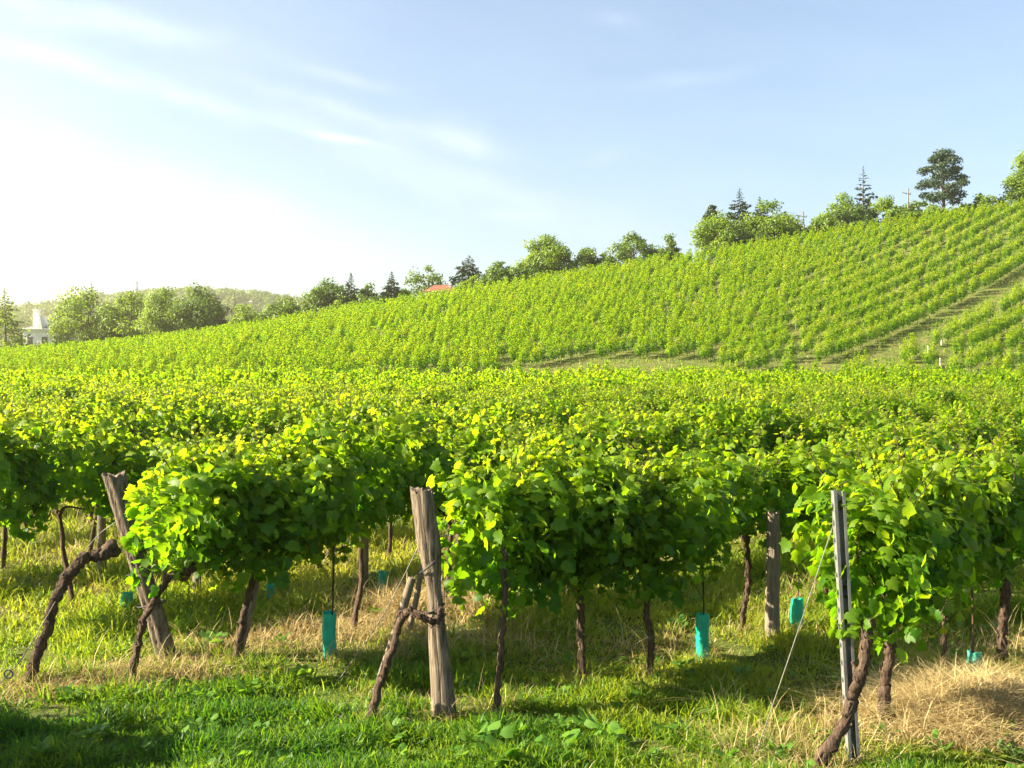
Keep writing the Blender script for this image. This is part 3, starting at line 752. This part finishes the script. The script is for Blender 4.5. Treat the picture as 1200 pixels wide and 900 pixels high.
tn = np.clip(.56 + .28 * lump(pn, .9, 46) + .12 * lump(pn, 5, 47) + r.normal(0, .16, len(x)) + .2 * back - .45 * lush, 0, 1)
h = np.where(thin, h * .45, h)
s_ = ~isd & (~thin | (r.random(len(x)) < .5))
blades(G, x[s_], y[s_], h[s_] * (1 + .5 * lush[s_]), r.uniform(.006, .013, s_.sum()) * (1 + y[s_] / 18), r.uniform(.15, 1.1, s_.sum()), tn[s_], 51)
k = isd & (~thin | (r.random(len(x)) < .4))
blades(D, x[k], y[k], h[k] * 1.1 + .05, r.uniform(.003, .007, k.sum()) * (1 + y[k] / 14), r.uniform(.3, 1.7, k.sum()), np.clip(r.normal(.55, .22, k.sum()), 0, 1), 52,
       z=terrain(x[k], y[k]) + mound(x[k], y[k]) * r.uniform(.2, 1, k.sum()))
# extra straw on the heap, and wisps of seed heads
tc_ = np.stack([r.normal(3.4, .55, 170), r.normal(7.0, .38, 170)], -1); q_ = r.integers(0, 170, 9500)
xx, yy = tc_[q_, 0] + r.normal(0, .05, 9500), tc_[q_, 1] + r.normal(0, .05, 9500)
blades(D, xx, yy, r.uniform(.12, .36, 9500), r.uniform(.003, .0075, 9500), r.uniform(.6, 2.6, 9500), np.clip(r.normal(.75, .22, 9500) + r.normal(0, .12, 170)[q_], 0, 1), 53, z=terrain(xx, yy) + mound(xx, yy) * r.uniform(.2, 1, 9500))
x, y = ground_pts(3200, 5.6, 22, r); k = dryness(x, y) > .05
blades(D, x[k], y[k], r.uniform(.22, .46, k.sum()), r.uniform(.002, .004, k.sum()) * (1 + y[k] / 12), r.uniform(.2, .9, k.sum()), r.uniform(.5, 1, k.sum()), 54)
# farther ground: the track edge, the gap and the hillside between the rows
inv = r.uniform(1 / 190.0, 1 / 26.0, 90000); y = 1 / inv; x = r.uniform(-1, 1, 90000) * (.54 * y + 4)
k = (y > 72) | (r.random(90000) < .5); x, y = x[k], y[k]
pn = np.stack([x, y], -1); dd_ = lump(pn, .10, 60) + .6 * lump(pn, .5, 61) + r.normal(0, .5, len(x))
ch = x * NH[0] + y * NH[1]
k = (dd_ > 1.3) | ((r.random(len(x)) < .25) & (y > 71) & (y < 84))
hh = r.uniform(.18, .45, len(x))
blades(G, x[~k], y[~k], hh[~k], .0012 * y[~k], r.uniform(.2, .9, (~k).sum()), np.clip(r.normal(.36, .2, (~k).sum()), 0, 1), 62)
blades(D, x[k], y[k], hh[k] * .9, .0006 * y[k], r.uniform(.2, 1, k.sum()), np.clip(r.normal(.35, .2, k.sum()), 0, 1), 63)
for i, (px, py) in enumerate([(430, 852), (581, 840), (682, 799), (761, 794), (868, 744), (960, 893), (1001, 898), (1038, 853), (1104, 796), (1177, 785), (30, 808), (155, 797), (276, 775), (195, 774), (521, 845), (904, 754),
                              (386, 774), (823, 775), (933, 743), (149, 722), (318, 708), (1142, 795), (440, 817), (478, 747)]):
    q = P(px, py); n0 = 110; a = r.uniform(0, 6.3, n0); rad = r.uniform(.03, .17, n0); xx, yy = q[0] + rad * np.cos(a), q[1] + rad * np.sin(a)
    dr = r.random(n0) < .55
    blades(D, xx[dr], yy[dr], r.uniform(.08, .26, dr.sum()), r.uniform(.003, .006, dr.sum()), r.uniform(.2, 1.4, dr.sum()), r.uniform(.2, .9, dr.sum()), 200 + i)
    blades(G, xx[~dr], yy[~dr], r.uniform(.08, .24, (~dr).sum()), r.uniform(.004, .009, (~dr).sum()), r.uniform(.2, 1.1, (~dr).sum()), r.uniform(.3, .9, (~dr).sum()), 300 + i)
tag(G.obj('grass', M_GRASS), 'green grass between and under the vine rows', 'grass', kind='stuff')
tag(D.obj('dry_grass', M_DRY), 'straw coloured dry grass along the vine rows', 'dry grass', kind='stuff')
# broad-leaved weeds
Wd = Acc(); r = np.random.default_rng(70)
cl = [(P(a, b_)[:2], s) for a, b_, s in [(690, 870, 1.1), (655, 890, 1.2), (720, 880, 1), (660, 862, .8), (800, 860, .5), (850, 800, .5), (640, 815, .5), (250, 760, .9), (215, 735, .8),
      (560, 880, 1), (770, 800, .5), (905, 820, .5), (1030, 850, .8), (870, 850, .5), (320, 740, .7), (120, 740, .9), (500, 800, .4), (730, 835, .6), (590, 895, 1.1), (940, 800, .5)]]
cx, cy_ = ground_pts(260, 5.4, 14, r, .3)
cl += [((a, b_), r.uniform(.35, .8)) for a, b_ in zip(cx, cy_)]
for (q, s) in cl:
    n0 = int(r.integers(8, 18)); a = r.uniform(0, 6.3, n0); rad = r.uniform(.01, .10, n0) * s
    Pq = np.stack([q[0] + rad * np.cos(a), q[1] + rad * np.sin(a), np.zeros(n0)], -1)
    Pq[:, 2] = terrain(Pq[:, 0], Pq[:, 1]) + r.uniform(.02, .14, n0) * s
    T = np.stack([np.cos(a), np.sin(a), r.uniform(.1, 1.1, n0)], -1)
    N = np.stack([-np.cos(a) * .6, -np.sin(a) * .6, np.ones(n0)], -1) + r.normal(0, .25, (n0, 3))
    scatter(Wd, MLV, MLF, Pq, N, T, r.uniform(.045, .115, n0) * s, np.clip(r.normal(.5, .2, n0), 0, 1))
tag(Wd.obj('weeds', M_WEED), 'low broad leaved weeds scattered in the grass', 'weeds', kind='stuff')

# ------------------------------------------------------------------ trees along the ridge
def tree(kind, px, top, wpx, d, label, leaf, name=None, seed=0, low=.18, dens=1.0, base=None, h=None, w=None, size=None):
    if base is None: d = YC + (d - 185) * .8
    x = (px - 600) / F * d if base is None else base[0]
    yy = d if base is None else base[1]
    z = float(terrain(x, yy)) - .2
    h = CAMZ + (450 - top) / F * d - z if h is None else h
    w = wpx / F * d * {'pine': 1.0, 'spruce': 1.75}.get(kind, 1.22) if w is None else w
    r = np.random.default_rng(1000 + seed + int(px))
    nm = name or {'broad': 'broadleaf_tree', 'bush': 'bush', 'spruce': 'spruce_tree', 'pine': 'pine_tree', 'larch': 'larch_tree', 'airy': 'broadleaf_tree'}[kind]
    t_ = thing(nm, (x, yy, z), label, 'bush' if kind == 'bush' else 'tree')
    Tk, Cr = Acc(), Acc()
    lean = r.normal(0, .03, 2) * h
    axis_ = lambda u: np.array([lean[0] * u, lean[1] * u, h * u])
    if kind in ('broad', 'airy', 'bush'):
        top_u = .72; r0 = max(.022 * h, .06)
        c = resample([axis_(0), axis_(.3) + (*r.normal(0, .01 * h, 2), 0), axis_(top_u)], 12)
        tube(Tk, c, np.linspace(r0, r0 * .25, 12), 8, 0, .06, seed=seed)
        nl = {'broad': 26, 'airy': 17, 'bush': 15}[kind]
        cz = h * (low + 1) / 2; hz = h * (1 - low) / 2
        for i in range(nl):
            for _ in range(20):
                v = r.uniform(-1, 1, 3)
                if .25 < np.linalg.norm(v) < 1: break
            v = v / np.linalg.norm(v) * r.uniform(.45, .84)
            if i == 0: v = np.array([0, 0, .82])
            if i in (1, 2): v = np.array([.78 * (1 if i == 1 else -1), r.uniform(-.3, .3), r.uniform(-.35, .25)])
            q = np.array([v[0] * w / 2, v[1] * w / 2, cz + v[2] * hz]) + axis_(.7) * (1, 1, 0)
            lr = r.uniform(.15, .30) * (w + 2 * hz) / 2 * (.62 if kind == 'airy' else .72)
            st = axis_(r.uniform(.2, .6)) if kind != 'bush' else axis_(r.uniform(.02, .3))
            tube(Tk, resample([st, st * .45 + q * .55 + (0, 0, .03 * h), q], 7), np.linspace(r0 * .38, r0 * .08, 7), 5, 0, .05, seed=i, caps=False)
            sz = size or max(.22, .28 * d / 170)
            n0 = int(dens * (270 if kind != 'airy' else 150) * (lr / (sz * 5)) ** 1.6) + 30
            dv = nrm(r.normal(size=(n0, 3))); rr = lr * np.where(r.random(n0) < .75, r.uniform(.72, 1.12, n0), r.uniform(.2, .8, n0))
            rr = rr * (1 + .28 * lump(dv, 3.5, i + seed))
            Pq = q + dv * rr[:, None] * (1.12, 1.12, .82)
            scatter(Cr, MLV, MLF, Pq, dv + (0, 0, .35) + r.normal(0, .5, (n0, 3)), r.normal(0, 1, (n0, 3)) + (0, 0, -.3), r.uniform(.7, 1.4, n0) * sz,
                    np.clip(r.normal(.5, .2, n0) + r.normal(0, .12), 0, 1))
    elif kind in ('spruce', 'larch'):
        r0 = .016 * h; tube(Tk, resample([axis_(0), axis_(.5), axis_(.99)], 10), np.linspace(r0, .02, 10), 7, 0, .03)
        lv = int(95 if kind == 'spruce' else 46); spread = w / 2
        for i in range(lv):
            u = low * .6 + (1 - low * .6) * (max(0, i + r.uniform(-.5, .5)) / (lv - .3)) ** .92
            u = min(max(u, .03), .985)
            rl = spread * ((1 - u) ** .9 * 1.25 + .02) * r.uniform(.75, 1.12); nb = 1
            for j in range(nb):
                a = i * 2.4 + r.uniform(-.5, .5); L = rl * r.uniform(.7, 1.1)
                if L < .05: continue
                dv = np.array([math.cos(a), math.sin(a), 0]); up = .25 if kind == 'larch' else -.22
                cc = resample([axis_(u), axis_(u) + dv * L * .55 + (0, 0, L * up * .6), axis_(u) + dv * L + (0, 0, L * up * .7)], 6)
                tube(Tk, cc, np.linspace(r0 * .2, .012, 6), 4, 0, caps=False)
                n0 = int((46 if kind == 'spruce' else 32) * dens * min(1, max(.14, L / (.5 * spread)))); f = r.uniform(.12, 1.03, n0)
                Pq = np.stack([np.interp(f, np.linspace(0, 1, 6), cc[:, z_]) for z_ in range(3)], -1) + r.normal(0, .06 * (L + .05), (n0, 3)) * (1, 1, .5)
                sz = max(.17, min(.5, L * .30))
                scatter(Cr, QLV, QLF, Pq, r.normal(0, .5, (n0, 3)) + (0, 0, 1), dv + r.normal(0, .7, (n0, 3)) + (0, 0, -.55), sz * r.uniform(.6, 1.2, n0), np.clip(r.normal(.5, .22, n0), 0, 1))
        n0 = 24; f = r.uniform(.88, 1, n0)
        scatter(Cr, QLV, QLF, np.array([axis_(q) for q in f]), r.normal(0, 1, (n0, 3)), r.normal(0, .4, (n0, 3)) + (0, 0, 1.2), .30 * (1.9 - f * 1.5), .5)
    else:                                                     # pine: flat needle clouds on bare limbs
        r0 = .026 * h; tube(Tk, resample([axis_(0), axis_(.45) + (.02 * h, 0, 0), axis_(.93)], 12), np.linspace(r0, r0 * .25, 12), 8, 0, .06)
        for i in range(30):
            u = low + (1 - low) * (i + .6) / 30.0; prof = math.sin(math.pi * min(1, (u - low) / (1 - low) * .80 + .20)) ** .6
            a = i * 2.4 + r.uniform(-.5, .5); L = w / 2 * prof * r.uniform(.35, .95)
            q = axis_(u) + np.array([math.cos(a) * L, math.sin(a) * L, .03 * h * r.normal()])
            tube(Tk, resample([axis_(max(.1, u - .10)), (axis_(u) + q) / 2, q], 6), np.linspace(r0 * .3, .02, 6), 5, 0, caps=False)
            lr = w * r.uniform(.10, .17); n0 = int(190 * dens); dv = nrm(r.normal(size=(n0, 3)))
            Pq = q + dv * (lr * r.uniform(.5, 1.1, n0))[:, None] * (1.15, 1.15, .55)
            scatter(Cr, QLV, QLF, Pq, dv + r.normal(0, .5, (n0, 3)), dv + r.normal(0, .6, (n0, 3)) + (0, 0, .4), r.uniform(.2, .42, n0), np.clip(r.normal(.5, .22, n0), 0, 1))
    Tk.obj('trunk', M_TRUNK, t_); Cr.obj('crown', leaf, t_)
    return t_
B_, L_, N_ = M_TREE, M_TREEL, M_DARK
tree('spruce', 8, 336, 46, 214, 'tall pale conifer in the glare at the far left edge', L_, low=.02)  # light leaf colour paints the fading of the haze into the needles
tree('bush', 22, 398, 44, 214, 'bush below the white house, beside the conifer at far left', L_, low=.02)
tree('bush', 70, 384, 50, 219, 'yellow green bush in front of the white house', L_, low=.02)
tree('broad', 102, 341, 64, 224, 'round broadleaf tree just right of the white house', L_)
tree('spruce', 103, 331, 14, 240, 'conifer tip sticking out above the round tree by the white house', N_, low=.1)
tree('broad', 152, 341, 62, 222, 'yellowish broadleaf tree behind the small pale house', L_, seed=1)
tree('spruce', 157, 329, 14, 245, 'slim conifer top left of the twin broadleaf trees', N_, low=.1)
tree('broad', 192, 337, 56, 216, 'left one of the twin dense broadleaf trees', L_, seed=2)
tree('broad', 233, 336, 54, 213, 'right one of the twin dense broadleaf trees, next to the copper tree', B_, seed=3)
tree('broad', 250, 348, 26, 222, 'dark copper leaved tree behind the twin trees', M_COPPER, seed=4)
tree('bush', 284, 358, 42, 206, 'low round tree right of the copper tree', L_, low=.02, seed=5)
tree('spruce', 280, 342, 14, 300, 'lone brownish conifer tip standing out against the far ridge', M_COPPER, low=.1)
tree('bush', 318, 358, 40, 240, 'bushy mid green tree below the far ridge', L_, low=.02, seed=6)
tree('broad', 336, 349, 42, 206, 'dark rounded tree left of the larger tree with two humps', B_, low=.05, seed=7)
tree('broad', 381, 328, 48, 204, 'larger broadleaf tree with two humps right of the far ridge', B_, low=.08, seed=8)
tree('spruce', 413, 319, 20, 204, 'slim dark spruce with bare tip left of the stubby one', N_, low=.1)
tree('broad', 432, 333, 34, 206, 'dark broadleaf tree between the two slim spruces', B_, low=.05, seed=9)
tree('spruce', 459, 318, 26, 203, 'stubby dark spruce left of the airy tree by the red roof', N_, low=.1)
tree('broad', 474, 338, 24, 206, 'small dark tree beside the stubby spruce', B_, low=.05, seed=10)
tree('airy', 501, 310, 46, 203, 'airy broadleaf tree with gaps left of the red roof', B_, low=.12, seed=11, dens=.9)
tree('spruce', 549, 299, 40, 200, 'broad dark spruce just right of the red roof', N_, low=.1)
tree('bush', 556, 327, 34, 196, 'light green bush at the foot of the broad spruce', L_, low=.02, seed=12)
tree('broad', 586, 306, 34, 198, 'mid height tree between the broad spruce and the big domed tree', B_, low=.05, seed=13)
tree('bush', 612, 308, 28, 196, 'small tree squeezed against the left of the big domed tree', B_, low=.02, seed=14)
tree('broad', 642, 278, 58, 198, 'big domed broadleaf tree in the middle of the ridge', L_, low=.12, seed=15)
tree('bush', 688, 291, 34, 197, 'low dark tree right of the big domed tree', B_, low=.02, seed=16)
tree('bush', 708, 296, 24, 198, 'low bush left of the open crowned tree', B_, low=.02, seed=17)
tree('airy', 742, 271, 44, 197, 'open crowned tree with sky showing through, middle of the ridge', B_, low=.12, seed=18, dens=1.3)
tree('airy', 783, 275, 24, 197, 'small lone tree on the skyline right of the open crowned tree', B_, low=.12, seed=19, dens=1.7)
tree('pine', 834, 245, 24, 199, 'small dark pine at the left of the hilltop spruce group', N_, low=.35, seed=20)
tree('broad', 846, 254, 56, 194, 'wide light green tree below the hilltop spruces', L_, low=.04, seed=21)
tree('spruce', 868, 222, 36, 200, 'tallest dark spruce of the hilltop group', N_, low=.1)
tree('spruce', 893, 230, 28, 203, 'shorter dark spruce behind the round hilltop tree', N_, low=.1)
tree('broad', 906, 236, 52, 194, 'round green tree right of the hilltop spruces', L_, low=.06, seed=22)
tree('bush', 958, 255, 32, 194, 'low bush just right of the leaning utility pole', L_, low=.02, seed=23)
tree('bush', 988, 226, 40, 196, 'light green tree below the tall larch', L_, low=.04, seed=24)
tree('bush', 996, 242, 42, 191, 'rounded dark bush in front of the larch', B_, low=.02, seed=25)
tree('larch', 1011, 194, 34, 198, 'tall wispy larch rising behind light green trees', N_, low=.3, seed=26)
tree('bush', 1040, 231, 48, 194, 'wide hilltop bush left of the utility pole with lamp arm', L_, low=.02, seed=27)
tree('bush', 1082, 236, 44, 192, 'low scrub under the big round pine', L_, low=.02, seed=28)
tree('pine', 1105, 181, 60, 196, 'big round topped pine standing alone on the hilltop', N_, low=.30, seed=29, dens=1.3)
tree('spruce', 1148, 226, 22, 198, 'small dark conifer right of the big round pine', N_, low=.05)
tree('broad', 1203, 178, 44, 194, 'tall green tree cut by the right edge of the photo', L_, low=.06, seed=30)
rs = np.random.default_rng(77)
for px in np.arange(345, 1195, 26):
    px = px + rs.uniform(-8, 8); cyp = np.interp(px, [0, 200, 400, 600, 800, 1000, 1200], [420, 400, 365, 330, 300, 265, 235])
    if 640 < px < 660 or 486 < px < 540 or (785 < px < 822) or rs.random() < .12: continue
    tb = tree('bush', px, cyp - rs.uniform(5, 17), rs.uniform(22, 36), rs.uniform(190, 197), 'low scrub bush filling a gap between taller trees along the ridge', [B_, L_, B_][rs.integers(0, 3)], name='scrub_bush', low=.02, seed=int(px), dens=.7)
    tb['group'] = 'scrub along the ridge'
# out of frame on the left: the roadside bushes whose shade falls on the foreground grass
for i, (x, yy, h, w) in enumerate([(-6.2, 5.9, 2.5, 2.5), (-5.5, 4.8, 1.8, 2.0), (-8.6, 5.2, 3.5, 3.0)]):
    tree('bush', i, 0, 0, yy, ['large roadside bush outside the left edge, middle of three', 'smallest roadside bush outside the left edge', 'tallest roadside bush outside the left edge'][i],
         L_, base=(x, yy), h=h, w=w, low=.02, size=.11, seed=40 + i, dens=.6)

# ------------------------------------------------------------------ far wood
A = Acc(); r = np.random.default_rng(90)
n1 = 1900; fx = r.uniform(-760, 130, n1); fy = r.uniform(680, 1010, n1); fz = terrain(fx, fy)
for sel in np.array_split(np.arange(n1), 6):
    k0 = 130; rad = np.repeat(r.uniform(4.5, 9, len(sel)), k0); dv = nrm(r.normal(size=(len(sel) * k0, 3))); dv[:, 2] = np.abs(dv[:, 2])
    ctr = np.stack([np.repeat(fx[sel], k0), np.repeat(fy[sel], k0), np.repeat(fz[sel], k0) + 3], -1)
    scatter(A, MLV, MLF, ctr + dv * rad[:, None] * (1, 1, 1.15) * r.uniform(.8, 1.1, (len(dv), 1)), dv + r.normal(0, .4, dv.shape), r.normal(0, 1, dv.shape), r.uniform(1.2, 2.4, len(dv)),
            np.clip(np.repeat(r.uniform(.2, .8, len(sel)), k0) + r.normal(0, .1, len(dv)), 0, 1))
tag(A.obj('far_woods', M_TREE), 'wooded far ridge fading in the haze', 'woods', kind='stuff')

# ------------------------------------------------------------------ houses and poles
def house(name, px0, px1, eave, ridge, d, label, wall_m, roof_m, depth=7, chimneys=(), gables=(), hip=True, rows=2):
    d = YC + (d - 185) * .8
    x0, x1 = (px0 - 600) / F * d, (px1 - 600) / F * d; zz = lambda q: CAMZ + (450 - q) / F * d
    xm = (x0 + x1) / 2; zb = float(terrain(xm, d)) - .3
    t_ = thing(name, (xm, d, zb), label, 'house')
    w, H, R = (x1 - x0) / 2, zz(eave) - zb, zz(ridge) - zb
    A = Acc(); box(A, (-w, 0, 0), (w, depth, H)); A.obj('wall', wall_m, t_)
    A = Acc(); box(A, (-w - .25, -.25, H - .35), (w + .25, depth + .25, H + .0)); box(A, (-w - .12, -.12, H * .5), (w + .12, -.003, H * .5 + .3)); A.obj('cornice', wall_m, t_)
    A = Acc(); e = .5; i_ = w * (.55 if hip else 0)
    v = [(-w - e, -e, H + .004), (w + e, -e, H + .004), (w + e, depth + e, H + .004), (-w - e, depth + e, H + .004), (-w - e + i_ + (.0 if not hip else e), depth / 2, R), (w + e - i_, depth / 2, R)]
    A.add(v, [(0, 1, 5, 4), (2, 3, 4, 5)], .5, 0, False); A.add(v, [(1, 2, 5), (3, 0, 4)], .5, 0, False); A.add(v, [(3, 2, 1, 0)], .5, 0, False)
    rf = A.obj('roof', roof_m, t_)
    for (cp, ct, cw) in chimneys:
        A = Acc(); cx = (cp - 600) / F * d - xm; q = cw / F * d / 2; tz = zz(ct) - zb
        box(A, (cx - q, depth * .3, H - .2), (cx + q, depth * .3 + 2 * q, tz - .3)); box(A, (cx - q * 1.25, depth * .3 - q * .25, tz - .3), (cx + q * 1.25, depth * .3 + q * 2.25, tz)); A.obj('chimney', wall_m, rf)
    for (gp, gt, gw) in gables:
        A = Acc(); cx = (gp - 600) / F * d - xm; q = gw / F * d / 2; tz = zz(gt) - zb
        v = [(cx - q, -.1, H), (cx + q, -.1, H), (cx, -.1, tz), (cx - q, depth * .4, H), (cx + q, depth * .4, H), (cx, depth * .4, tz)]
        A.add(v, [(0, 1, 2), (5, 4, 3)], .5, 0, False); A.add(v, [(0, 2, 5, 3), (2, 1, 4, 5)], .5, 0, False); A.obj('dormer', wall_m, rf)
    nw = max(2, int(w))
    for k in range(nw):
        for q in range(rows):
            A = Acc(); cx = -w + (k + .5) * 2 * w / nw; z0 = H * (q + .28) / rows
            box(A, (cx - .62, -.05, z0 - .1), (cx + .62, .02, z0 + 1.7)); wi = A.obj('window', M_STONE, t_)
            A = Acc(); box(A, (cx - .5, -.056, z0), (cx + .5, -.03, z0 + 1.6)); A.obj('pane', M_GLASS, wi)
    return t_
house('white_house', 27, 78, 386, 378, 226, 'white villa with tall chimneys half hidden by trees at far left', M_WALL, M_SLATE, chimneys=((35, 361, 6), (61, 359, 5), (70, 361, 4)), gables=((47, 370, 6),))
house('pale_house', 122, 140, 394, 379, 228, 'small pale house gable peeping between broadleaf trees', M_STONE, M_WALL, depth=5, hip=False, rows=1)
house('red_roofed_house', 499, 531, 342, 331, 187, 'house with red tiled roof just showing above the vines', M_WALL, M_TILE, depth=7, chimneys=((526, 330, 3),), rows=1)
def pole(px, top, d, lean, label, arms):
    d = YC + (d - 185) * .8
    x = (px - 600) / F * d; z = float(terrain(x, d)); h = CAMZ + (450 - top) / F * d - z
    t_ = thing('utility_pole', (x, d, z), label, 'pole')
    A = Acc(); tube(A, np.array([(0, 0, -.2), (lean * .5, 0, h * .5), (lean, 0, h)]), [.14, .12, .10], 8, 0, .02); A.obj('shaft', M_STAKE, t_)
    A = Acc()
    for (zo, a0, a1, dz) in arms: tube(A, np.array([(lean + a0, 0, h - zo), (lean + (a0 + a1) / 2, 0, h - zo + dz / 2), (lean + a1, 0, h - zo + dz)]), .06, 6, 0)
    A.obj('crossarm', M_STAKE, t_)
    A = Acc()
    for (zo, a0, a1, dz) in arms:
        for q, zz in ((a0, 0), (a1, dz)): tube(A, np.array([(lean + q, 0, h - zo + zz), (lean + q, 0, h - zo + zz + .15), (lean + q, 0, h - zo + zz + .3)]), .05, 6, 0)
    A.obj('insulator', M_STEEL, t_)
pole(943, 248, 190, -.25, 'weathered utility pole with crossarm right of the round hilltop tree', [(.5, -1.1, .5, -.35)])
pole(1064, 221, 191, .05, 'slim utility pole with short crossarm left of the big round pine', [(.6, -.9, .35, -.3)])
